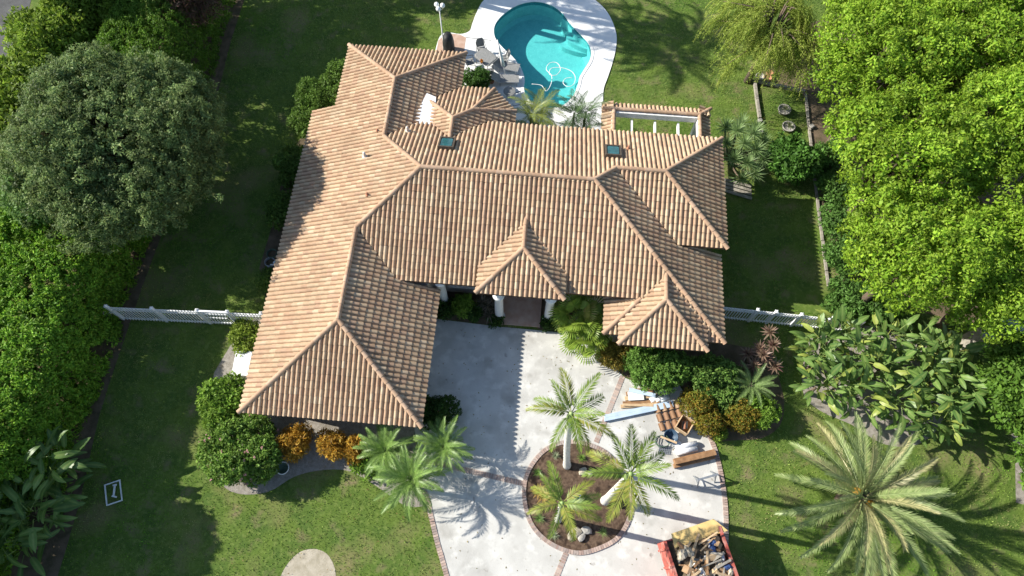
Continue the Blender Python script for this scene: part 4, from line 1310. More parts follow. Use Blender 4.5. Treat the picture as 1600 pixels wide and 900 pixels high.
for k in range(85):
    mb = MB().bar((-.5, 0, 0), (.5, 0, 0), rr.uniform(.05, .13), .04)
    mk = rr.choice(['wood', 'palewood', 'oldwood', 'wood'])
    o = mb.build('timber_offcut', mk)
    o.matrix_world = DM @ Matrix.Translation((rr.uniform(-.8, .8), rr.uniform(-1.7, 1.6), rr.uniform(1.8, 2.0))) @ Matrix.Rotation(rr.uniform(0, 3.14), 4, 'Z') @ Matrix.Rotation(rr.uniform(-.35, .35), 4, 'Y') @ Matrix.Diagonal((rr.uniform(.35, 1.0), 1, 1, 1))
    tag(o, {'wood': 'dark brown timber offcut thrown on the rubbish in the dumpster', 'palewood': 'pale tan timber offcut thrown on the rubbish in the dumpster', 'oldwood': 'grey weathered timber offcut thrown on the rubbish in the dumpster'}[mk], 'timber', {'wood': 'dark offcuts in the dumpster', 'palewood': 'pale offcuts in the dumpster', 'oldwood': 'grey offcuts in the dumpster'}[mk])
for k in range(34):
    w, h = rr.uniform(.1, .34), rr.uniform(.08, .26)
    mb = MB().add([(-w, -h, 0), (0, -h, .08), (w, -h, 0), (w, h, .02), (0, h, .1), (-w, h, 0), (-w, -h, -.01), (0, -h, .07), (w, -h, -.01), (w, h, .01), (0, h, .09), (-w, h, -.01)], [(0, 1, 4, 5), (1, 2, 3, 4), (11, 10, 7, 6), (10, 9, 8, 7), (0, 6, 7, 1), (1, 7, 8, 2), (2, 8, 9, 3), (3, 9, 10, 4), (4, 10, 11, 5), (5, 11, 6, 0)])
    o = mb.build('cardboard_sheet', rr.choice(['card', 'card', 'palewood']))
    o.matrix_world = DM @ Matrix.Translation((rr.uniform(-1.0, 1.0), rr.uniform(-1.6, 1.6), rr.uniform(1.76, 1.92))) @ Matrix.Rotation(rr.uniform(0, 3.14), 4, 'Z') @ Matrix.Rotation(rr.uniform(-.4, .4), 4, 'X')
    tag(o, 'bent brown cardboard sheet on the rubbish in the dumpster', 'cardboard', 'cardboard in the dumpster')


# ------------------------------------------------------------------ vegetation
def limb_tree(e, base_h, lobes, r0=.28, mt_='bark', seed=0):
    """tapered trunk with limbs running into the lobes of the crown"""
    q = random.Random(seed)
    t = MB()
    top = Vector((0, 0, base_h))
    t.tube([(0, 0, -.05), (.03, .02, .3), (.06 * q.uniform(-1, 1), .06, base_h * .6), top], [r0 * 1.35, r0, r0 * .85, r0 * .7], 10)
    for c, r_ in lobes:
        c = Vector(c)
        m1 = top.lerp(c, .45) + Vector((0, 0, .12 * c.length * .3))
        t.tube([top - Vector((0, 0, .1)), m1, c], [r0 * .55, r0 * .35, r0 * .12], 7)
        for _ in range(3):
            b2 = c + Vector((q.uniform(-.7, .7) * r_[0], q.uniform(-.7, .7) * r_[1], q.uniform(-.2, .7) * r_[2]))
            t.tube([m1, m1.lerp(b2, .6) + Vector((0, 0, .1)), b2], [r0 * .25, r0 * .15, r0 * .05], 5)
    t.build('trunk', mt_, e, True)


def tree(name, label, cat, loc, base_h, lobes, spacing, n_per, cr, ln, wd, cols, r0=.28, mt_='leaf', group=None, zmin=-.3, inner=True, seed=1, droop=0., spread=1.0, cj=.18):
    rng = np.random.default_rng(seed)
    e = empty(name, loc, label, cat, group)
    limb_tree(e, base_h, lobes, r0, seed=seed)
    P, Nn = surface_points(rng, lobes, spacing, zmin)
    A = clump_leaves(rng, P, Nn, cr, n_per, ln, wd, cols, spread, droop, clump_jit=cj)
    if inner:                                   # sparse foliage inside the crown
        L2 = [(c, tuple(np.array(r_) * .78)) for c, r_ in lobes]
        P2, N2 = surface_points(rng, L2, spacing * 1.25, -.6, 0.0)
        A = cat_args(A, clump_leaves(rng, P2, N2, cr * 1.1, max(8, n_per // 3), ln * 1.4, wd * 1.8, cols))
    link('crown', leaf_mesh('crown', mt_, *A), e)
    return e


def lobes_from(rng, centre, rad, n, lr, flat=.8, core=.86):
    """main ellipsoid plus lobes bulging from its upper side"""
    c, rad = np.array(centre, float), np.array(rad, float)
    out = [(tuple(c), tuple(rad * core))]
    for k in range(n):
        th = 2.4 * k + rng.uniform(-.3, .3)
        zz = rng.uniform(-.15, .95)
        rr_ = math.sqrt(max(0, 1 - zz * zz))
        q = np.array([rr_ * math.cos(th), rr_ * math.sin(th), zz]) * rad * .72
        r_ = lr * rng.uniform(.8, 1.25)
        out.append((tuple(c + q), (r_, r_, r_ * flat)))
    return out


YG = [(0.20, 0.345, 0.022), (0.265, 0.40, 0.035), (0.125, 0.26, 0.02), (0.31, 0.42, 0.045)]
MG = [(0.14, 0.215, 0.075), (0.185, 0.26, 0.095), (0.10, 0.17, 0.055), (0.25, 0.30, 0.10)]
HG = [(0.14, 0.30, 0.028), (0.19, 0.36, 0.035), (0.105, 0.24, 0.022), (0.25, 0.39, 0.04)]
DG = [(0.045, 0.10, 0.018), (0.07, 0.14, 0.025), (0.035, 0.075, 0.015)]

rl = np.random.default_rng(21)
# big round grey-green tree
tree('round_tree', 'big round grey-green tree with dense crown rising from the hedge', 'tree', (-20.6, 18.2, 0), 2.6,
     lobes_from(rl, (0, 0, 4.5), (4.8, 4.8, 3.5), 28, 1.5), .36, 64, .23, .15, .06, MG, .4, seed=31, cj=.25)
# bright trees on the right
RT = [((16.2, 24.6), (3.3, 3.2, 2.6), 6.6), ((21.0, 26.4), (3.4, 3.2, 2.7), 6.8), ((16.4, 19.6), (3.2, 3.0, 2.6), 6.4), ((21.0, 20.6), (3.2, 3.2, 2.8), 6.8), ((16.5, 14.6), (3.0, 2.8, 2.5), 6.0), ((20.9, 14.2), (3.2, 2.9, 2.4), 5.8), ((25.6, 18.0), (3.2, 3.4, 2.6), 6.4), ((25.8, 24.2), (3.3, 3.4, 2.6), 6.4), ((17.6, 29.8), (3.2, 2.8, 2.5), 6.3), ((23.2, 31.2), (3.4, 3.0, 2.6), 6.6)]
RL = ['bright green spreading tree behind the kerb by the drooping tree', 'bright green spreading tree with the tallest crown by the far corner', 'bright green spreading tree behind the low kerb and side lawn', 'bright green spreading tree in the middle of the grove', 'bright green spreading tree behind the right-hand picket fence', 'bright green spreading tree overhanging the low shed', 'bright green spreading tree at the outer side of the grove above the shed', 'bright green spreading tree at the outer side of the grove', 'bright green spreading tree behind the drooping tree', 'bright green spreading tree at the far back of the grove']
for k, ((x, y), rd, zc) in enumerate(RT):
    tree('spreading_tree', RL[k], 'tree', (x, y, 0), 3.0, lobes_from(rl, (0, 0, zc), rd, 22, 1.05, .8, .60), .66, 120, .42, .16, .075, YG, .22, seed=50 + k, group='bright trees on the right', cj=.16)
for k, (x, y, z, r_) in enumerate(((22.6, 10.4, 2.6, 2.0), (23.8, 7.0, 2.4, 2.0), (24.8, 3.8, 2.4, 2.0))):
    tree('small_tree', ['green bushy tree beside the low shed', 'green bushy tree behind the gravel side path', 'green bushy tree past the end of the gravel side path'][k], 'tree', (x, y, 0), 1.2, lobes_from(rl, (0, 0, z), (r_, r_, r_ * .9), 9, .9), .42, 50, .3, .24, .10, [(0.10, 0.20, 0.025), (0.14, 0.25, 0.035), (0.07, 0.15, 0.02)], .14, seed=70 + k)


def hedge(name, label, path, hw, h, cols, spacing, n_per, cr, ln, wd, seed, cat='hedge', ex=.42, bump=.25):
    """clipped hedge: superellipse section swept along a path"""
    rng = np.random.default_rng(seed)
    P = np.array(smooth_poly(path, 8, False))
    seg = np.linalg.norm(np.diff(P, axis=0), axis=1)
    cum = np.concatenate([[0], np.cumsum(seg)])
    per = 2 * h + 2 * hw
    n = int(cum[-1] * per / spacing ** 2)
    s_ = rng.random(n) * cum[-1]
    th = rng.random(n) * math.pi
    u_ = rng.random(n) * per
    # walk round the section: left side, top, right side
    side = np.where(u_ < h, -1, np.where(u_ > h + 2 * hw, 1, 0))
    off = np.where(side == 0, (u_ - h - hw) / hw, side * (1 - .12 * rng.random(n)))
    z = np.where(side == 0, 1.0, np.where(side < 0, u_, u_ - h - 2 * hw) / h)
    # rounded shoulders
    rr_ = (np.abs(off) ** 5 + z ** 5) ** .2
    off, z = off / rr_.clip(.9), z / rr_.clip(.9)
    i = np.clip(np.searchsorted(cum, s_) - 1, 0, len(seg) - 1)
    t = (s_ - cum[i]) / seg[i]
    c = P[i] + (P[i + 1] - P[i]) * t[:, None]
    d = (P[i + 1] - P[i]) / seg[i][:, None]
    nn = np.stack([d[:, 1], -d[:, 0]], 1)
    wob = bump * (np.sin(s_ * 1.9 + z * 3) * .5 + np.sin(s_ * .8 + off * 2.2 + 1) * .7)
    pos = np.concatenate([c + nn * (off * (hw + wob * .6))[:, None], (z * (h + wob))[:, None]], 1)
    nrm = unit(np.concatenate([nn * (np.sign(off) * np.abs(off) ** 3)[:, None], (z ** 3)[:, None]], 1))
    A = clump_leaves(rng, pos, nrm, cr, n_per, ln, wd, cols)
    # inner fill
    m_ = n // 3
    k = rng.integers(0, n, m_)
    q = pos[k].copy()
    q[:, :2] = c[k] + (q[:, :2] - c[k]) * .8
    q[:, 2] *= .88
    A = cat_args(A, clump_leaves(rng, q, nrm[k], cr * 1.3, max(8, n_per // 2), ln * 1.6, wd * 2, cols))
    o0 = P[len(P) // 2]
    e = empty(name, (o0[0], o0[1], 0), label, cat)
    A[0] = A[0] - np.array([o0[0], o0[1], 0])
    link('foliage', leaf_mesh('foliage', 'leaf', *A), e)
    st = MB()
    for s0 in np.arange(.5, cum[-1], 1.4):
        i = min(np.searchsorted(cum, s0) - 1, len(seg) - 1)
        p = P[i] + (P[i + 1] - P[i]) * (s0 - cum[i]) / seg[i] - o0
        st.tube([(p[0], p[1], -.05), (p[0] + .05, p[1], h * .4), (p[0] - .05, p[1] + .1, h * .8)], [.07, .055, .03], 6)
    st.build('stem', 'bark', e, True)
    return e


hedge('tall_hedge', 'tall bright green hedge along the shaded left lawn', [(-23.8, 2.6), (-23.8, 5), (-23.75, 9), (-23.75, 13), (-23.7, 17), (-23.6, 20)], 3.1, 3.95, HG, .28, 44, .2, .17, .075, 81)
hedge('tall_hedge', 'clipped mid green hedge running past the back of the round tree', [(-23.0, 20.5), (-22.4, 24), (-22.3, 26.5), (-22.4, 29.5), (-22.4, 33.5)], 2.2, 4.5, [(0.11, 0.22, 0.025), (0.15, 0.265, 0.03), (0.08, 0.17, 0.02)], .28, 38, .17, .13, .055, 82, bump=.12)
hedge('tall_hedge', 'tall green hedge behind the dark paddle-leaved plants', [(-24.3, -7), (-24.3, -2), (-24.3, 3.4)], 2.4, 5.9, HG, .34, 40, .26, .24, .12, 83)
for k, (x, y, z, r_) in enumerate(((-27.2, 25.6, 3.0, 2.1), (-26.4, 28.6, 3.0, 2.0), (-27.6, 22.6, 2.8, 2.0), (-28.4, 18.4, 2.6, 2.2))):
    tree('leafy_shrub', ['yellow-green leafy tree between the road and the clipped hedge', 'yellow-green leafy tree at the back of the clipped hedge', 'yellow-green leafy tree beside the round grey-green tree', 'yellow-green leafy tree outside the round grey-green tree'][k], 'tree', (x, y, 0), 1.4, lobes_from(rl, (0, 0, z), (r_, r_, r_ * .85), 10, .85), .40, 46, .30, .26, .10, [(0.19, 0.29, 0.03), (0.13, 0.225, 0.025), (0.25, 0.34, 0.05)], .14, seed=90 + k)
tree('reddish_tree', 'small tree with dull reddish foliage at the end of the clipped hedge', 'tree', (-20.6, 28.9, 0), 1.8, lobes_from(rl, (0, 0, 3.6), (1.5, 1.6, 1.2), 7, .7), .36, 40, .28, .3, .05, [(0.13, 0.07, 0.05), (0.09, 0.085, 0.045), (0.16, 0.09, 0.07)], .12, seed=97)
tree('leafy_shrub', 'pale green leafy tree between the tall hedge and the round tree', 'tree', (-23.6, 16.2, 0), 1.8, lobes_from(rl, (0, 0, 4.0), (2.0, 1.7, 1.6), 9, .8), .38, 46, .28, .2, .08, [(0.13, 0.235, 0.06), (0.17, 0.28, 0.08), (0.10, 0.19, 0.045)], .14, seed=98)
# trees beyond the back of the lawn, outside the picture, that shade it
for k, (x, y, z, r_) in enumerate(((-24.8, 32.6, 6.7, 3.1), (-28.6, 30.2, 6.4, 2.8), (-19.5, 37.5, 6.0, 3.0))):
    tree('garden_tree', ['green garden tree beyond the back end of the clipped hedge', 'green garden tree between the road and the clipped hedge', 'green garden tree standing alone on the back lawn'][k], 'tree', (x, y, 0), 2.6, lobes_from(rl, (0, 0, z), (r_, r_, r_ * .9), 9, 1.2), .6, 40, .36, .3, .13, HG, .25, seed=110 + k)


# --- palms ---------------------------------------------------------------
def frond_mesh(name, L_, n, lmax, droop, cols, rng, up=.25, gd=.15, ang=55, wl=.03, sag=.0, rach=.014, tipshrink=.25):
    """feather frond along +X, bending down by `droop` radians towards the tip"""
    t = np.linspace(0, 1, n)
    th = -droop * t ** 1.6
    dx = np.cos(th)
    dz = np.sin(th)
    x = np.concatenate([[0], np.cumsum((dx[1:] + dx[:-1]) / 2)]) / (n - 1) * L_
    z = np.concatenate([[0], np.cumsum((dz[1:] + dz[:-1]) / 2)]) / (n - 1) * L_
    path = np.stack([x, np.zeros(n), z], 1)
    tan = np.stack([dx, np.zeros(n), dz], 1)
    nrm = np.stack([-dz, np.zeros(n), dx], 1)
    i0 = max(2, int(n * .12))
    B, D, Sd, Ln, Wd = [], [], [], [], []
    for s_ in (-1, 1):
        for i in range(i0, n):
            tt = (i - i0) / (n - i0)
            l_ = lmax * (math.sin(math.pi * (.18 + .74 * tt)) ** .8) * (1 - tipshrink * tt) * rng.uniform(.85, 1.1)
            a = math.radians(ang * (1 - .45 * tt) + rng.uniform(-6, 6))
            d = tan[i] * math.cos(a) + np.array([0, s_, 0]) * math.sin(a) + nrm[i] * (up + rng.uniform(-.1, .1)) + np.array([0, 0, -gd - sag * rng.random()])
            d /= np.linalg.norm(d)
            sd = np.cross(nrm[i] + np.array([0, -s_ * .3, 0]), d)
            sd /= np.linalg.norm(sd)
            B.append(path[i])
            D.append(d)
            Sd.append(sd)
            Ln.append(l_)
            Wd.append(wl * (1 - .3 * tt))
    B, D, Sd = np.array(B), np.array(D), np.array(Sd)
    c = palette(len(B), cols, rng, .1)
    me = leaf_mesh(name, 'frond', B, D, Sd, np.array(Ln), np.array(Wd), c, mid=.35)
    # rachis as more leaves: thin strips
    k = np.arange(0, n - 1)
    Bp, Dp = path[k], path[k + 1] - path[k]
    Lp = np.linalg.norm(Dp, axis=1)
    Dp = Dp / Lp[:, None]
    wr = rach * 2 * (1.15 - t[k])
    vs, fs, cs_ = [], [], []
    for i in range(n):
        w = rach * (1.1 - t[i])
        for a, b_ in ((-1, .3), (0, 1.1), (1, .3), (0, -.6)):
            vs.append(path[i] + np.array([0, a * w, 0]) + nrm[i] * b_ * w)
            cs_.append(np.array(cols[0]) * 1.15 + .03)
    for i in range(n - 1):
        for q in range(4):
            fs.append((i * 4 + q, i * 4 + (q + 1) % 4, i * 4 + 4 + (q + 1) % 4, i * 4 + 4 + q))
    m2 = bpy.data.meshes.new(name)
    v0 = np.empty(len(me.vertices) * 3, np.float32)
    me.vertices.foreach_get('co', v0)
    f0 = [tuple(p.vertices) for p in me.polygons]
    c0 = np.empty(len(me.vertices) * 4, np.float32)
    me.attributes['col'].data.foreach_get('color', c0)
    nv = len(me.vertices)
    m2.from_pydata([tuple(p) for p in v0.reshape(-1, 3)] + [tuple(p) for p in vs], [], f0 + [tuple(i + nv for i in f) for f in fs])
    a = m2.attributes.new('col', 'FLOAT_COLOR', 'POINT')
    cc = np.ones((nv + len(vs), 4), np.float32)
    cc[:nv] = c0.reshape(-1, 4)
    cc[nv:, :3] = np.array(cs_)
    a.data.foreach_set('color', cc.ravel())
    m2.materials.append(M['frond'])
    m2.update()
    bpy.data.meshes.remove(me)
    return m2


def place_frond(me, parent, p, az, el, sc=1., roll=0., name='frond'):
    mw = Matrix.Translation(p) @ Matrix.Rotation(az, 4, 'Z') @ Matrix.Rotation(-el, 4, 'Y') @ Matrix.Rotation(roll, 4, 'X') @ Matrix.Scale(sc, 4)
    return link(name, me, parent, mw=mw)


def palm(name, label, base, top, rads, n, meshes, el, seed, cat='palm', mt_='palmbark', shaft=0., group=None, sc=1.0, ring=1, bend=.0):
    q = random.Random(seed)
    e = empty(name, base, label, cat, group)
    B, T = Vector((0, 0, -.05)), Vector(top) - Vector(base)
    path = []
    for i in range(9):
        t = i / 8
        p = B.lerp(T, t)
        p += Vector((T.x, T.y, 0)) * (-bend * math.sin(math.pi * t))
        path.append(p)
    rr_ = [rads[0] * (1 - t / 8) + rads[1] * t / 8 for t in range(9)]
    rr_[0] *= 1.25
    tr = MB()
    fine = []
    fr2 = []
    for i in range(8):
        for k in range(4):
            t = k / 4
            fine.append(path[i].lerp(path[i + 1], t))
            fr2.append((rr_[i] * (1 - t) + rr_[i + 1] * t) * (1.0 + ring * (.05 if k % 2 else -.03)))
    fine.append(path[-1])
    fr2.append(rr_[-1])
    tr.tube(fine, fr2, 12)
    tr.build('trunk', mt_, e, True)
    up = (path[-1] - path[-2]).normalized()
    p0 = path[-1]
    if shaft:
        MB().tube([p0 - up * .03, p0 + up * shaft * .4, p0 + up * shaft], [rads[1] * 1.35, rads[1] * 1.25, rads[1] * .6], 12).build('crownshaft', 'shaft', e, True)
        p0 = p0 + up * shaft * .9
    for k in range(n):
        f_ = (k + .5) / n
        az = k * 2.39996 + q.uniform(-.25, .25)
        ele = el[0] + (el[1] - el[0]) * f_ + q.uniform(-.09, .09)
        place_frond(q.choice(meshes), e, p0 + Vector((math.cos(az), math.sin(az), 0)) * rads[1] * .4, az, ele, sc * q.uniform(.88, 1.08) * (1 - .12 * abs(f_ - .5)), q.uniform(-.25, .25))
    return e, p0


rp = np.random.default_rng(5)
ADON = [(0.16, 0.24, 0.035), (0.22, 0.29, 0.05), (0.11, 0.19, 0.03)]
ADY = [(0.26, 0.29, 0.05), (0.33, 0.30, 0.07), (0.18, 0.25, 0.04)]
adm = [frond_mesh('frond', 1.75, 34, .46, d, ADON, rp, .15, .28, 58, .05, .15, .018) for d in (.9, 1.2, 1.45)] + [frond_mesh('frond', 1.7, 34, .46, 1.2, ADY, rp, .15, .28, 58, .05, .15, .018)]
palm('island_palm', 'tallest feather palm with pale curved trunk in the planting island', (2.31, 5.54, .04), (1.85, 6.1, 7.0), (.16, .12), 11, adm, (1.15, -.05), 1, mt_='palewood_trunk', shaft=.75, bend=-.12)
palm('island_palm', 'feather palm leaning towards the dumpster side of the planting island', (4.11, 4.11, .04), (4.2, 4.3, 6.0), (.18, .13), 12, adm, (1.1, -.15), 2, mt_='palewood_trunk', shaft=.7, sc=1.12)
palm('island_palm', 'shortest feather palm with yellowing fronds in the planting island', (2.03, 3.13, .04), (1.85, 3.25, 4.6), (.15, .11), 11, [adm[3], adm[1], adm[3]], (1.1, -.15), 3, mt_='palewood_trunk', shaft=.6, sc=.95)

PHX = [(0.26, 0.33, 0.125), (0.20, 0.28, 0.09), (0.33, 0.38, 0.165)]
PHY = [(0.40, 0.37, 0.17), (0.29, 0.31, 0.13), (0.46, 0.41, 0.21)]
phm = [frond_mesh('frond', 3.7, 76, .52, d, PHX, rp, .42, .08, 46, .04, .05, .035, .1) for d in (.35, .6, .85, 1.1)]
phy = [frond_mesh('frond', 3.6, 76, .50, d, PHY, rp, .42, .08, 46, .04, .05, .035, .1) for d in (.6, .9)]
e, p0 = palm('date_palm', 'large date palm with arching feather fronds on the right lawn', (15.1, 4.95, 0), (15.0, 4.95, 1.9), (.42, .40), 54, phm + phy + phm + phy, (1.35, -.22), 9, mt_='bark', ring=2)
for k, (dx, dy) in enumerate(((-.3, .22), (.22, -.28))):
    MB().lathe((p0.x + dx, p0.y + dy, p0.z + .1), [(.02, -.2), (.14, -.1), (.17, .05), (.12, .2), (.03, .28)], 10).build('fruit_cluster', 'fruit', e, True)

PYG = [(0.19, 0.31, 0.07), (0.26, 0.37, 0.10), (0.14, 0.25, 0.05)]
pym = [frond_mesh('frond', 1.6, 46, .34, d, PYG, rp, .25, .12, 50, .028, .1, .014) for d in (1.0, 1.35, 1.7)]
for k, (b_, t_, n, sc) in enumerate((((-6.1, 5.25, 0), (-5.95, 5.3, 1.5), 34, 1.0), ((-3.6, 5.6, 0), (-3.4, 5.65, 1.5), 32, .95), ((-4.9, 3.95, 0), (-4.6, 4.1, 1.8), 40, 1.12))):
    palm('pygmy_palm', ['dense feathery dwarf palm beside the orange croton under the eave', 'dense feathery dwarf palm at the garage edge of the drive', 'largest feathery dwarf palm where bed and drive meet the lawn'][k], b_, t_, (.10, .09), n, pym, (1.4, -.35), 20 + k, mt_='bark', sc=sc)
RP1 = [(0.22, 0.26, 0.045), (0.28, 0.30, 0.07), (0.16, 0.22, 0.035)]
RP2 = [(0.07, 0.13, 0.04), (0.10, 0.17, 0.055), (0.05, 0.10, 0.03)]
rm1 = [frond_mesh('frond', 1.8, 40, .42, d, RP1, rp, .2, .2, 55, .03, .15, .014) for d in (1.0, 1.5)]
rm2 = [frond_mesh('frond', 1.75, 40, .42, d, RP2, rp, .2, .2, 55, .032, .15, .014) for d in (1.0, 1.5)]
for k, (x, y) in enumerate(((-.75, 23.6), (-.2, 24.3), (-.55, 23.2))):
    palm('rear_palm', 'yellow-green clumping palm between the house and the pool', (x, y, .05), (x + .05, y, 2.5 - .35 * k), (.07, .055), 12, rm1, (1.25, -.2), 30 + k, mt_='shaft', sc=.95, group='yellow-green palms behind the house')
for k, (x, y) in enumerate(((1.6, 23.8), (2.25, 24.2), (2.2, 23.2))):
    palm('rear_palm', 'dark green clumping palm between the pool and the pergola', (x, y, .05), (x, y, 2.5 - .3 * k), (.07, .055), 12, rm2, (1.25, -.25), 40 + k, mt_='bark', sc=.92, group='dark green palms behind the house')
CYC = [(0.17, 0.26, 0.08), (0.22, 0.30, 0.11), (0.12, 0.20, 0.05)]
cym = [frond_mesh('frond', 1.25, 50, .2, d, CYC, rp, .3, .05, 60, .02, .05, .012, .1) for d in (.8, 1.2)]
palm('cycad', 'feathery cycad between reddish leaves and the right topiary', (10.8, 9.8, 0), (10.75, 9.8, 1.1), (.16, .15), 26, cym, (1.2, -.15), 51, cat='cycad', mt_='bark')
# tall palms beyond the back lawn whose fronds throw shade on pool and grass
tall = [frond_mesh('frond', 3.0, 50, .7, d, ADON, rp, .15, .3, 55, .07, .2, .025) for d in (.9, 1.3, 1.6)]
for k, (x, y, h) in enumerate(((-7.0, 34.9, 9.0), (-10.8, 35.2, 8.8), (-14.2, 36.6, 8.2), (-9.0, 35.0, 9.4))):
    palm('tall_palm', ['tall feather palm on the back lawn nearest the pool deck', 'tall straight feather palm in the middle of the back lawn group', 'tall feather palm on the back lawn farthest from the pool', 'tall feather palm leaning over towards the house'][k], (x, y, 0), (x + .2, y - (0, .3, 0, 1.9)[k], h), (.24, .16), 22, tall, (1.2, -.6), 60 + k, mt_='palewood_trunk', shaft=.8, group='tall palms on the back lawn')


def fan_leaf(name, r_, cols, rng, nseg=26, pet=.8):
    B, D, Sd, Ln, Wd = [], [], [], [], []
    hub = np.array([pet, 0, 0])
    for i in range(nseg):
        a = math.radians(-150 + 300 * i / (nseg - 1))
        d = np.array([math.cos(a), math.sin(a), .12 - .25 * abs(math.sin(a))])
        d /= np.linalg.norm(d)
        sd = np.cross([0, 0, 1], d)
        l_ = r_ * (.75 + .3 * math.cos(a / 2)) * rng.uniform(.92, 1.05)
        # stiff inner part then a drooping tip
        B += [hub, hub + d * l_ * .45]
        d2 = unit(d + np.array([0, 0, -.75 - .2 * rng.random()]))
        D += [d, d2]
        Sd += [unit(sd), unit(sd)]
        Ln += [l_ * .62, l_ * .6]
        Wd += [r_ * .12, r_ * .085]
    for i in range(5):
        B.append(np.array([pet * i / 5, 0, 0]))
        D.append(np.array([1., 0, 0]))
        Sd.append(np.array([0, 1., 0]))
        Ln.append(pet * .3)
        Wd.append(.035)
    return leaf_mesh(name, 'frond', np.array(B), np.array(D), np.array(Sd), np.array(Ln), np.array(Wd), palette(len(B), cols, rng, .08), mid=.6)


FAN = [(0.21, 0.31, 0.035), (0.27, 0.35, 0.06), (0.15, 0.25, 0.03)]
fm_ = [fan_leaf('fan_leaf', r_, FAN, rp) for r_ in (.72, .85, .8)] + [fan_leaf('fan_leaf', .75, [(0.30, 0.30, 0.07), (0.36, 0.30, 0.09), (0.24, 0.29, 0.05)], rp)]
for k, (x, y, h, n) in enumerate(((2.35, 12.35, 1.6, 15), (2.75, 11.7, 1.2, 13))):
    palm('fan_palm', ['bright yellow-green fan palm beside the porch column', 'bright yellow-green fan palm overhanging the drive by the small tiled hip'][k], (x, y, 0), (x, y, h), (.09, .09), n, fm_, (1.2, -.3), 70 + k, mt_='bark')


# --- rosettes, paddle leaves, shrubs -------------------------------------
def rosette_args(rng, p, n, ln, wd, cols, el=(1.4, -.2), droop=.2):
    az = np.arange(n) * 2.39996 + rng.uniform(0, 6)
    e_ = np.linspace(el[0], el[1], n) + rng.uniform(-.1, .1, n)
    d = np.stack([np.cos(az) * np.cos(e_), np.sin(az) * np.cos(e_), np.sin(e_) - droop * np.cos(e_) * .3], 1)
    d = unit(d)
    sd = unit(np.cross(np.array([0, 0, 1.]), d))
    return [np.repeat(np.array([p], float), n, 0), d, sd, ln * rng.uniform(.8, 1.1, n), np.full(n, wd), palette(n, cols, rng, .1)]


def rosette_plant(name, label, cat, base, heads, n, ln, wd, cols, seed, mt_='frond', el=(1.4, -.3), group=None, stem=True, parent=None):
    rng = np.random.default_rng(seed)
    e = parent or empty(name, base, label, cat, group)
    for (x, y, z) in heads:
        if stem and z > .15:
            MB().tube([(x * .3, y * .3, -.03), (x * .8, y * .8, z * .6), (x, y, z)], [.06, .05, .04], 7).build('stem', 'bark', e, True)
        link('rosette', leaf_mesh('rosette', mt_, *rosette_args(rng, (x, y, z), n, ln, wd, cols, el), mid=.35, fold=.1), e)
    return e


YU = [(0.23, 0.34, 0.13), (0.30, 0.40, 0.18), (0.17, 0.27, 0.09)]
rosette_plant('yucca', 'clump of spiky pale green yuccas at the rear corner of the house', 'yucca', (10.75, 23.5, 0), [(-.7, .9, 1.5), (.1, 1.1, 1.7), (.9, .8, 1.6), (-.2, .4, 1.9), (.6, .2, 2.0), (1.3, .1, 1.5), (-.7, -.2, 1.5), (.1, -.4, 1.9), (.8, -.6, 1.7), (1.3, -.9, 1.3), (-.3, -1.1, 1.4), (.4, -1.3, 1.4), (.9, -1.7, 1.0), (.2, -2.0, .9)], 70, .72, .055, YU, 3)
for k, (x, y) in enumerate(((13.95, 26.95), (14.1, 25.75))):
    pe = [o for o in bpy.data.objects if o.name.startswith('agave_planter')][k]
    rosette_plant('', '', '', None, [(0, 0, .28)], 16, .42, .07, [(0.24, 0.27, 0.12), (0.33, 0.31, 0.16), (0.17, 0.22, 0.10)], 5 + k, parent=pe, stem=False, el=(1.2, .25))
AG = [(0.28, 0.33, 0.20), (0.22, 0.29, 0.15), (0.34, 0.37, 0.25)]
for k, (x, y, c, s_, lb) in enumerate(((1.75, 5.95, AG, .3, 'pale spiky rosette near the brick ring behind the tallest island palm'), (2.95, 5.95, [(0.14, 0.27, 0.04), (0.19, 0.31, 0.06)], .32, 'bright green spiky rosette behind the tallest island palm'), (1.85, 2.45, AG, .34, 'pale grey spiky rosette near the shortest island palm'), (4.05, 2.75, [(0.18, 0.28, 0.08), (0.24, 0.32, 0.12)], .34, 'green spiky rosette beside the boulders in the island'), (1.15, 3.1, [(0.12, 0.22, 0.05), (0.16, 0.26, 0.07)], .4, 'loose green rosette at the island edge under the shortest palm'), (.95, 5.1, [(0.10, 0.2, 0.04), (0.15, 0.25, 0.06)], .3, 'small dark green rosette against the brick ring by the left band'))):
    rosette_plant('rosette_plant', lb, 'plant', (x, y, .05), [(0, 0, .05)], 30, s_, .035, c, 300 + k, stem=False, el=(1.3, .1))
rosette_plant('bromeliad', 'orange-yellow broad-leaved plant in the island by the shortest palm', 'plant', (1.05, 4.25, .05), [(0, 0, .1), (.25, -.15, .1)], 20, .5, .11, [(0.42, 0.26, 0.07), (0.46, 0.33, 0.12), (0.30, 0.22, 0.06)], 320, stem=False, el=(1.2, .1))
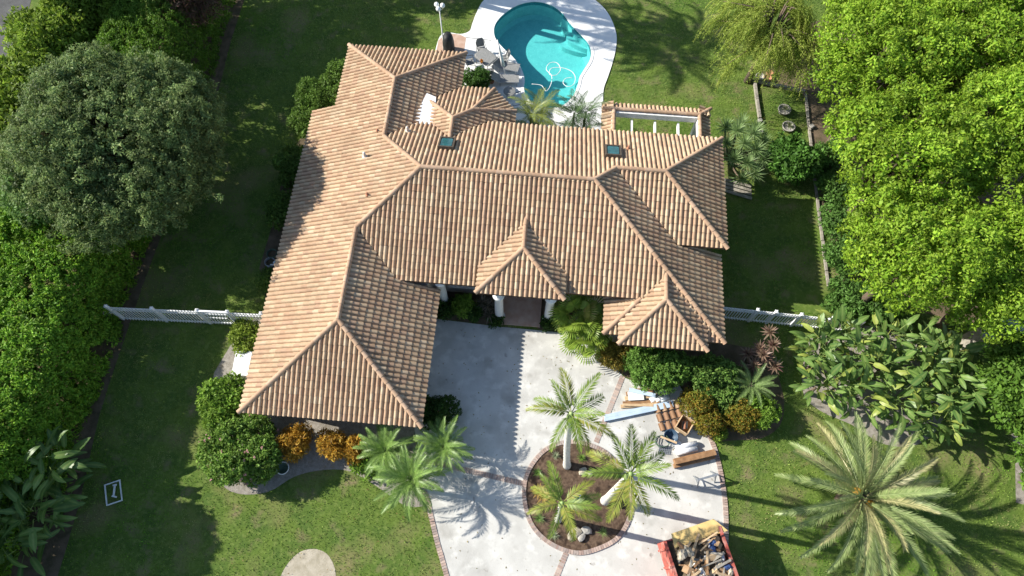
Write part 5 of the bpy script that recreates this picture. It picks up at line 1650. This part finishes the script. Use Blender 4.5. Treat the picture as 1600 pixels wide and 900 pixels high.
for k, (x, y, s_) in enumerate(((2.85, 2.65, .26), (3.1, 2.45, .2), (2.6, 2.45, .16), (3.3, 2.75, .22), (3.05, 5.35, .2), (3.4, 5.3, .14))):
    q = random.Random(k)
    mb = MB().lathe((0, 0, 0), [(s_ * .8, 0), (s_, s_ * .3), (s_ * .8, s_ * .7), (s_ * .3, s_ * .9), (.01, s_ * .92)], 9, 1.15, .85)
    mb.v = [(a * q.uniform(.8, 1.2), b_ * q.uniform(.8, 1.2), c) for a, b_, c in mb.v]
    tag(mb.build('boulder', 'sand' if k % 2 == 0 else 'stone', None, False, (x, y, .045), (0, 0, k)), ['pale boulder in the island beside the green rosette' , 'tan boulder behind the tallest palm in the island'][k > 3], 'boulder', ['boulders near the island front', 'boulders in the middle of the island'][k > 3])
pot('glazed_pot', 2.85, 4.15, .045, .16, .3, 'bluetub', 'dark teal glazed pot between the island palms')
rosette_plant('cordyline', 'dusky pink-brown cordyline beside the right picket fence', 'cordyline', (11.1, 11.2, 0), [(-.5, .1, 1.3), (0, .35, 1.5), (.35, -.1, 1.4), (-.2, -.4, 1.2), (.6, .5, 1.7), (.1, .0, 1.6), (-.7, -.6, .9), (.8, -.4, 1.2), (.45, 1.1, 1.8)], 34, .48, .10, [(0.22, 0.14, 0.10), (0.30, 0.20, 0.14), (0.15, 0.07, 0.06), (0.33, 0.26, 0.17)], 7)
rosette_plant('cordyline', 'dark spiky plant with pale tips in the bed left of the porch', 'cordyline', (-2.1, 13.0, 0), [(0, 0, .7), (.3, -.1, .6), (-.3, .1, .8), (.1, -.4, .5)], 30, .55, .06, [(0.05, 0.06, 0.03), (0.10, 0.09, 0.06), (0.28, 0.24, 0.18)], 8)
rosette_plant('palm_sprout', 'silvery fan-leaved plant between the road and the round tree', 'plant', (-28.3, 24.2, 0), [(0, 0, 1.8), (.8, -.6, 1.6)], 26, .8, .07, [(0.26, 0.32, 0.22), (0.20, 0.28, 0.16)], 9)


def paddle_leaf(name, L_, W, pet, cols, rng, bend=.6, tear=0):
    """banana-like leaf: stalk then a folded blade, along +X bending down"""
    n = 9
    tot = pet + L_
    vs, fs, cs_ = [], [], []
    pts, nr = [], []
    x = z = 0.
    for i in range(n + 4):
        s_ = (i / 4 * pet) if i < 4 else pet + (i - 4) / (n - 1) * L_
        th = -bend * (s_ / tot) ** 2
        if i:
            ds = s_ - last
            x += math.cos(th) * ds
            z += math.sin(th) * ds
        last = s_
        pts.append(np.array([x, 0, z]))
        nr.append(np.array([-math.sin(th), 0, math.cos(th)]))
    base = np.array(cols[0])
    for i in range(5):
        w = .028 - .003 * i
        vs += [pts[i] + np.array([0, -w, 0]) + nr[i] * .01, pts[i] - nr[i] * w, pts[i] + np.array([0, w, 0]) + nr[i] * .01]
        cs_ += [base * 1.2 + .02] * 3
    for i in range(4):
        for k in range(3):
            fs.append((i * 3 + k, i * 3 + (k + 1) % 3, i * 3 + 3 + (k + 1) % 3, i * 3 + 3 + k))
    o0 = len(vs)
    for j in range(n):
        t = j / (n - 1)
        w = W * .5 * (math.sin(math.pi * min(1, (t * .93 + .07)) ** .75) ** .7) * (1 + (rng.uniform(-.18, .05) if tear else 0))
        p, q = pts[4 + j], nr[4 + j]
        for k, (a, up_) in enumerate(((-1, .30), (-.5, .2), (0, 0), (.5, .2), (1, .30))):
            vs.append(p + np.array([0, a * w, 0]) + q * up_ * w + np.array([0, 0, -.25 * abs(a) ** 2 * w * rng.uniform(.2, 1.2)]))
            cs_.append(np.array(cols[1] if a else cols[2]) * rng.uniform(.9, 1.1))
    for j in range(n - 1):
        for k in range(4):
            a = o0 + j * 5 + k
            fs.append((a, a + 1, a + 6, a + 5))
    mb = MB()
    mb.v = [tuple(v) for v in vs]
    mb.f = fs
    mb.c = [tuple(np.clip(c, .003, .9)) for c in cs_]
    return mb.mesh(name, 'leaf_gloss', True)


def paddle_clump(name, label, cat, centre, bases, n, meshes, seed, hgt=(1.2, 2.4), spread=.9, el=(.2, 1.0), sc=1.):
    q = random.Random(seed)
    e = empty(name, centre, label, cat)
    for bx, by in bases:
        for k in range(n):
            az = k * 2.39996 + q.uniform(-.5, .5)
            h = q.uniform(*hgt)
            r_ = q.uniform(.05, .45) * spread
            p = Vector((bx + math.cos(az) * r_, by + math.sin(az) * r_, h))
            place_frond(q.choice(meshes), e, p, az, q.uniform(*el), sc * q.uniform(.75, 1.15), q.uniform(-.7, .7), 'leaf')
        MB().tube([(bx, by, -.03), (bx + q.uniform(-.1, .1), by, hgt[0] * .6), (bx + q.uniform(-.15, .15), by + .1, hgt[0] + .2)], [.13, .11, .05], 8).build('stem', 'bark', e, True)
    return e


BOP = [[(0.16, 0.235, 0.055), (0.115, 0.205, 0.045), (0.21, 0.30, 0.08)], [(0.20, 0.275, 0.06), (0.155, 0.265, 0.06), (0.25, 0.34, 0.10)], [(0.14, 0.21, 0.05), (0.085, 0.165, 0.04), (0.18, 0.26, 0.07)], [(0.30, 0.33, 0.07), (0.30, 0.37, 0.07), (0.36, 0.40, 0.11)]]
bm = [paddle_leaf('leaf', l_, w, .5, c, rp, b_, tr) for l_, w, c, b_, tr in ((1.0, .36, BOP[0], .6, 0), (.9, .33, BOP[1], .9, 1), (1.1, .38, BOP[2], .5, 0), (.85, .33, BOP[1], .4, 0), (.95, .34, BOP[3], 1.1, 1), (.8, .30, BOP[0], 1.2, 0))]
qb = random.Random(4)
bases = [(dx + qb.uniform(-.3, .3), dy + qb.uniform(-.3, .3)) for dx, dy in ((-2.9, 1.9), (-1.9, 2.4), (-.9, 2.0), (.2, 2.0), (1.3, 2.2), (2.4, 2.0), (3.4, 1.9), (-2.6, .7), (-1.6, .9), (-.5, .8), (.6, .8), (1.7, .8), (2.8, .9), (-2.0, -.4), (-.9, -.5), (.3, -.6), (1.4, -.6), (2.6, -.5), (1.1, -1.7), (2.2, -1.8), (-2.9, -.3), (3.5, .2))]
paddle_clump('bird_of_paradise', 'large clump of glossy paddle-leaved bird of paradise behind the date palm', 'plant', (16.75, 10.3, 0), bases, 32, bm, 6, (.6, 2.4), 1.2, (.05, 1.35), .78)
bases = [(dx + qb.uniform(-.3, .3), dy + qb.uniform(-.3, .3)) for dx, dy in ((-1.6, 2.6), (-.4, 2.7), (.5, 2.3), (-1.9, 1.5), (-.7, 1.6), (.3, 1.3), (-1.6, .3), (-.5, .4), (.4, .1), (-1.7, -.9), (-.7, -.8), (-1.3, -2.0))]
dbm = [paddle_leaf('leaf', l_, w, .7, c, rp, b_, 1) for l_, w, c, b_ in ((1.5, .46, BOP[2], .6), (1.4, .44, BOP[0], .9), (1.3, .42, BOP[2], 1.1), (1.4, .42, BOP[1], .7))]
paddle_clump('banana_plants', 'clump of large dark paddle-leaved plants at the end of the tall hedge', 'plant', (-20.4, 1.1, 0), bases, 20, dbm, 8, (.8, 2.8), 1.1, (-.1, 1.0), .72)


def shrub(name, label, loc, rad, cols, spacing=.2, n_per=26, cr=.13, ln=.13, wd=.06, seed=1, lobes=6, flowers=None, mt_='leaf', zc=None, cat='shrub', group=None, lr=None):
    rng = np.random.default_rng(seed)
    e = empty(name, loc, label, cat, group)
    zc = zc or rad[2] * .8
    Lb = lobes_from(rng, (0, 0, zc), rad, lobes, (lr or .46) * min(rad[0], rad[1]), .85, .86 if lr else .7)
    P, Nn = surface_points(rng, Lb, spacing, -.6)
    P[:, 2] = np.maximum(P[:, 2], .05)
    A = clump_leaves(rng, P, Nn, cr, n_per, ln, wd, cols)
    L2 = [(c, tuple(np.array(r_) * .75)) for c, r_ in Lb]
    P2, N2 = surface_points(rng, L2, spacing * 1.4, -.8, 0.)
    P2[:, 2] = np.maximum(P2[:, 2], .05)
    A = cat_args(A, clump_leaves(rng, P2, N2, cr * 1.2, n_per // 2, ln * 1.5, wd * 2, cols))
    link('foliage', leaf_mesh('foliage', mt_, *A), e)
    if flowers:
        fc, nf, fs_ = flowers
        k = rng.choice(np.where(Nn[:, 2] > .1)[0], nf)
        Q = P[k] + Nn[k] * cr * 1.15
        F = clump_leaves(rng, Q, Nn[k], .02, 7, fs_, fs_ * .8, fc)
        tag(link('flowers', leaf_mesh('flowers', 'leaf', *F), e), kind='stuff')
    q = random.Random(seed)
    st = MB()
    for k in range(4):
        a = k * 1.6
        st.tube([(0, 0, -.03), (.2 * math.cos(a) * rad[0], .2 * math.sin(a) * rad[1], zc * .7), (.55 * math.cos(a) * rad[0], .55 * math.sin(a) * rad[1], zc * 1.3)], [.035, .025, .01], 5)
    st.build('stem', 'bark', e)
    return e


LG = [(0.18, 0.31, 0.04), (0.24, 0.37, 0.055), (0.13, 0.245, 0.03)]
OR = [(0.42, 0.20, 0.02), (0.50, 0.29, 0.04), (0.33, 0.19, 0.03), (0.46, 0.34, 0.06)]
OG = [(0.30, 0.20, 0.03), (0.14, 0.21, 0.03), (0.36, 0.19, 0.03), (0.10, 0.17, 0.02)]
PK = ([(0.55, 0.28, 0.28), (0.62, 0.36, 0.36)], 26, .09)
shrub('leafy_shrub', 'light green leafy shrub beside the white cabinet at the garage wing', (-13.85, 6.95, 0), (1.0, 1.1, 1.1), LG, .22, 28, .15, .17, .08, 201)
shrub('flowering_shrub', 'big rounded green shrub dotted with pink flowers on the gravel bed', (-12.55, 4.75, 0), (1.5, 1.45, 1.15), [(0.16, 0.28, 0.05), (0.215, 0.33, 0.06), (0.115, 0.22, 0.035)], .22, 28, .15, .14, .07, 202, 10, PK)
shrub('leafy_shrub', 'yellow-green shrub against the house end of the left picket fence', (-13.75, 10.3, 0), (.75, .8, .7), [(0.22, 0.31, 0.04), (0.28, 0.36, 0.06)], .2, 26, .13, .14, .07, 203)
for k, (x, y, r_, lb) in enumerate(((-10.3, 5.45, .62, 'orange croton shrub nearest the pale-rimmed tub'), (-8.5, 5.45, .58, 'orange croton shrub in the middle of the three'), (-7.55, 5.3, .52, 'orange croton shrub next to the dwarf palms'))):
    shrub('croton_shrub', lb, (x, y, 0), (r_, r_ * 1.05, .8), OR, .17, 20, .13, .17, .045, 210 + k, 6, None, group='orange crotons under the garage eave')
shrub('leafy_shrub', 'yellow-green low shrub in front of the dwarf palms on gravel', (-6.9, 4.75, 0), (.6, .5, .5), LG, .2, 22, .13, .15, .06, 214)
shrub('round_shrub', 'dark green clipped ball shrub between garage wall and drive', (-3.95, 7.4, 0), (.8, .8, .95), DG, .16, 26, .1, .1, .05, 215)
shrub('croton_shrub', 'yellow-brown croton at the drive edge below the small tiled hip', (4.35, 10.95, 0), (.8, .65, .6), [(0.34, 0.25, 0.05), (0.24, 0.22, 0.04), (0.40, 0.27, 0.05), (0.15, 0.17, 0.03)], .17, 22, .12, .14, .05, 216)
shrub('leafy_shrub', 'wide green shrub below the front window next to the drive', (6.4, 10.3, 0), (1.65, 1.0, .95), [(0.13, 0.25, 0.045), (0.17, 0.30, 0.055), (0.10, 0.20, 0.035)], .2, 28, .13, .13, .06, 217, 10)
shrub('leafy_shrub', 'green shrub behind the orange-green topiary beside the house corner', (8.9, 10.1, 0), (1.2, .95, .95), [(0.13, 0.25, 0.05), (0.20, 0.31, 0.065), (0.10, 0.19, 0.04)], .2, 28, .13, .15, .07, 218, 8)
shrub('leafy_shrub', 'bright green shrub between the two orange-green topiaries', (9.7, 9.2, 0), (.75, .7, .75), [(0.12, 0.22, 0.04), (0.17, 0.27, 0.06)], .2, 26, .13, .14, .07, 219)
shrub('topiary_shrub', 'rounded orange-green clipped shrub beside the drive', (8.3, 8.85, 0), (.85, .75, .8), OG, .15, 26, .09, .09, .04, 220, 3, None, lr=.3)
shrub('topiary_shrub', 'rounded orange-green clipped shrub against the larger one beside the drive', (8.85, 8.05, 0), (.72, .7, .7), OG, .15, 26, .09, .09, .04, 221, 3, None, lr=.3)
shrub('topiary_shrub', 'rounded orange-green clipped shrub below the feathery cycad', (10.35, 8.45, 0), (.9, .75, .8), OG, .15, 26, .09, .09, .04, 222, 3, None, lr=.3)
shrub('leafy_shrub', 'bright green shrub merging with the right orange-green topiary', (11.2, 8.7, 0), (.7, .8, .75), LG, .2, 26, .12, .14, .06, 223)
shrub('leafy_shrub', 'tiny bright yellow-green shrub at the bed corner by the lawn', (9.3, 7.55, 0), (.33, .33, .35), [(0.26, 0.36, 0.05), (0.20, 0.30, 0.04)], .14, 20, .09, .1, .05, 224, 4)
shrub('leafy_shrub', 'green broad-leaved shrub on the side lawn by the agave bowls', (13.7, 22.6, 0), (1.15, 1.15, 1.25), [(0.08, 0.19, 0.03), (0.11, 0.24, 0.04), (0.06, 0.14, 0.02)], .26, 26, .18, .22, .11, 225, 8)
shrub('round_shrub', 'dark round bush beside the patio table at the rear wing corner', (-4.2, 27.0, .05), (.75, .75, .8), [(0.05, 0.115, 0.02), (0.07, 0.15, 0.025)], .17, 26, .1, .11, .055, 226)
fp = pot('flower_pot', -3.3, 27.65, .05, .2, .3, 'terracotta', 'terracotta pot of pink flowers beside the dark round bush')
F = clump_leaves(np.random.default_rng(1), np.array([[0, 0, .36], [.1, .08, .36], [-.1, .05, .36]]), np.array([[0, 0, 1.]] * 3), .12, 26, .1, .08, [(0.55, 0.08, 0.12), (0.60, 0.25, 0.25), (0.10, 0.2, 0.03)])
tag(link('flowers', leaf_mesh('flowers', 'leaf', *F), fp), kind='stuff')
op = pot('flower_pot', -3.95, 28.45, .76, .1, .14, 'terracotta', 'small pot of orange flowers standing on the grey patio table')
F = clump_leaves(np.random.default_rng(2), np.array([[0, 0, .16]]), np.array([[0, 0, 1.]]), .1, 24, .09, .08, [(0.65, 0.18, 0.02), (0.6, 0.28, 0.03)])
tag(link('flowers', leaf_mesh('flowers', 'leaf', *F), op), kind='stuff')
for k, (x, y, rx, ry, h) in enumerate(((-13.1, 25.2, 1.0, 1.2, .8), (-13.6, 23.6, .7, .8, .6), (-13.5, 20.4, .85, 1.4, .9), (-13.6, 17.6, .7, 1.1, .8), (-13.2, 13.4, .6, .7, .5), (-12.2, 26.6, .8, .9, .8))):
    shrub('leafy_shrub', ['bright green loose shrub at the jog in the west eave', 'low green shrub below the jog in the west eave', 'dark green shrub in the shade of the round tree by the west wall', 'dark green shrub behind the hose reels by the west wall', 'low green shrub between the hose reels and the picket fence', 'bright green shrub against the rear wing west wall'][k], (x, y, 0), (rx, ry, h), [(0.12, 0.215, 0.035), (0.16, 0.26, 0.05), (0.09, 0.17, 0.03)], .22, 24, .15, .16, .06, 230 + k, 6)
for k, (x, y, r_) in enumerate(((-3.3, 12.95, .55), (-4.3, 12.75, .5), (-2.8, 12.7, .4), (1.35, 12.75, .4), (1.0, 12.5, .3), (-1.65, 12.4, .3))):
    shrub('leafy_shrub', ['yellow-green shrub below the front window left of the porch', 'dark green shrub at the corner of drive and garage wing', 'small green shrub beside the pale-tipped spiky plant', 'dark green shrub at the foot of the porch column by the fan palms', 'small green shrub at the porch step by the fan palms', 'small green shrub at the porch step by the spiky plant'][k], (x, y, 0), (r_, r_, r_ * 1.1), [LG, DG, DG, DG, DG, DG][k], .17, 22, .11, .13, .06, 240 + k, 5)
for k, (x, y, r_) in enumerate(((16.2, 21.5, .9), (16.0, 23.5, .8), (16.1, 19.4, .9), (16.1, 17.3, .8), (15.9, 14.9, .9), (17.3, 14.6, 1.0))):
    shrub('leafy_shrub', 'green leafy undergrowth shrub between the kerb and the big trees' if k < 4 else ['green undergrowth shrub where the right picket fence ends', 'wide green undergrowth shrub between the big trees and the big-leaved plants'][k - 4], (x, y, 0), (r_, r_ * 1.2, r_ * .9), [(0.09, 0.19, 0.035), (0.12, 0.23, 0.05)], .24, 22, .16, .18, .08, 250 + k, 5, group='undergrowth along the kerb')

# drooping fine-leaved tree
rw = np.random.default_rng(77)
we = empty('weeping_tree', (12.0, 29.1, 0), 'drooping yellow-green tree with hanging feathery twigs beyond the timber border', 'tree')
wt = MB().tube([(0, 0, -.05), (.05, .05, 1.4), (.1, 0, 2.6)], [.24, .18, .14], 9)
B, D, Sd, Ln, Wd, Cc = [], [], [], [], [], []
for k in range(40):
    az = k * 2.39996 + rw.uniform(-.2, .2)
    R_ = rw.uniform(.6, 3.4)
    H_ = rw.uniform(4.4, 6.4) - R_ * .35
    tip = Vector((math.cos(az) * R_, math.sin(az) * R_ * 1.0, H_))
    mid_ = Vector((math.cos(az) * R_ * .45, math.sin(az) * R_ * .45, H_ + .1))
    wt.tube([(.1, 0, 2.4), mid_, tip], [.07, .045, .015], 6)
    for j in range(46):
        t = rw.uniform(.35, 1.0)
        p = np.array(mid_.lerp(tip, (t - .35) / .65)) + rw.normal(0, .16, 3)
        d0 = np.array([math.cos(az + rw.uniform(-.9, .9)), math.sin(az + rw.uniform(-.9, .9)), rw.uniform(.0, .5)])
        L2 = rw.uniform(.9, 1.9)
        m_ = 13
        c = palette(1, [(0.30, 0.37, 0.06), (0.23, 0.32, 0.045), (0.17, 0.25, 0.035), (0.37, 0.41, 0.09)], rw)[0]
        for i in range(m_):
            d0 = d0 + np.array([0, 0, -.22])
            d0 /= np.linalg.norm(d0)
            p = p + d0 * L2 / m_
            for s_ in (-1, 1):
                sd = np.cross(d0, [0, 0, 1.])
                sd /= np.linalg.norm(sd) + 1e-6
                dd = unit(d0 + sd * s_ * .55 + rw.normal(0, .15, 3))
                B.append(p)
                D.append(dd)
                Sd.append(unit(np.cross(dd, rw.normal(0, 1, 3))))
                Ln.append(.17)
                Wd.append(.035)
                Cc.append(c)
wt.build('trunk', 'bark', we, True)
link('crown', leaf_mesh('crown', 'leaf', np.array(B), np.array(D), np.array(Sd), np.array(Ln), np.array(Wd), np.array(Cc)), we)

# ------------------------------------------------------------------ grass blades
ng = 300000
gx, gy = RNG.uniform(-24, 27, ng), RNG.uniform(-2.5, 38, ng)
ok = np.ones(ng, bool)
for p in (POOL, DECK, DRIVE, BED_L, BED_W, BED_R, BED_P1, BED_P2, SAND, HEDGE_STRIP, GARDEN, BIRD_BED, TREE_BED, KERB_SIDE, DIRT):
    ok &= ~inside(gx, gy, p)
for _, (x0, y0, x1, y1), h in WALLS:
    ok &= ~((gx > x0) & (gx < x1) & (gy > y0) & (gy < y1))
gx, gy = gx[ok], gy[ok]
n = len(gx)
base = np.stack([gx, gy, np.zeros(n)], 1)
d = unit(np.stack([RNG.normal(0, .6, n), RNG.normal(0, .6, n), np.ones(n)], 1))
sd = unit(np.cross(d, RNG.normal(0, 1, (n, 3))))
f1 = np.sin(gx * .9 + 1.3 * np.sin(gy * .7)) * np.sin(gy * 1.1 + gx * .3) * .5 + .5
f2 = np.sin(gx * 2.7 + gy * 1.9) * np.sin(gy * 3.3 - gx * 1.1) * .5 + .5
c = np.array([0.175, 0.28, 0.04]) * (1 - f1[:, None]) + np.array([0.28, 0.30, 0.10]) * f1[:, None] * .6 + np.array([0.15, 0.27, 0.03]) * f1[:, None] * .4
f3 = np.clip(np.sin(gx * .37 + 2.0) * np.sin(gy * .45 + .6) * 1.6, 0, 1)[:, None]
c = c * (1 - f3) + np.array([0.12, 0.27, 0.02]) * f3
f4 = (np.sin(gx * 1.3 + 1.7 * np.sin(gy * .9)) + np.sin(gy * 1.6 + 1.4 * np.sin(gx * 1.1 + .7)) + .8 * np.sin(gx * 3.1 - gy * 2.3)) / 2.8
dry = np.clip((f4 - .25) * 2.2, 0, 1)[:, None] * .8
c = c * (1 - dry) + np.array([0.31, 0.28, 0.13]) * dry
c = c * (.8 + .35 * f2[:, None]) * (1 + .2 * RNG.standard_normal((n, 1)))
g = link('grass', leaf_mesh('grass', 'grass', base, d, sd, RNG.uniform(.05, .11, n), RNG.uniform(.018, .035, n), np.clip(c * 1.12, .01, .6)))
tag(g, 'short green lawn grass around the house', 'grass', kind='stuff')

# fallen leaves on the hard surfaces and lawn: too many and too small to pick apart
nf = 1500
fx, fy = RNG.uniform(-14, 14, nf), RNG.uniform(-1, 27, nf)
okf = np.ones(nf, bool)
for _, (x0, y0, x1, y1), h in WALLS:
    okf &= ~((fx > x0 - .6) & (fx < x1 + .6) & (fy > y0 - .6) & (fy < y1 + .6))
fx, fy = fx[okf], fy[okf]
nf = len(fx)
zz = np.where(inside(fx, fy, DRIVE), .04, .09)
df = unit(np.stack([RNG.normal(0, 1, nf), RNG.normal(0, 1, nf), RNG.normal(0, .12, nf)], 1))
sf = unit(np.cross(df, np.stack([RNG.normal(0, .2, nf), RNG.normal(0, .2, nf), np.ones(nf)], 1)))
fl = link('fallen_leaves', leaf_mesh('fallen_leaves', 'leaf', np.stack([fx, fy, zz], 1), df, sf, RNG.uniform(.05, .12, nf), RNG.uniform(.03, .06, nf), palette(nf, [(0.30, 0.20, 0.08), (0.20, 0.12, 0.05), (0.36, 0.30, 0.12), (0.15, 0.18, 0.05)], RNG)))
tag(fl, 'scattered small brown fallen leaves on drive and lawn', 'leaves', kind='stuff')
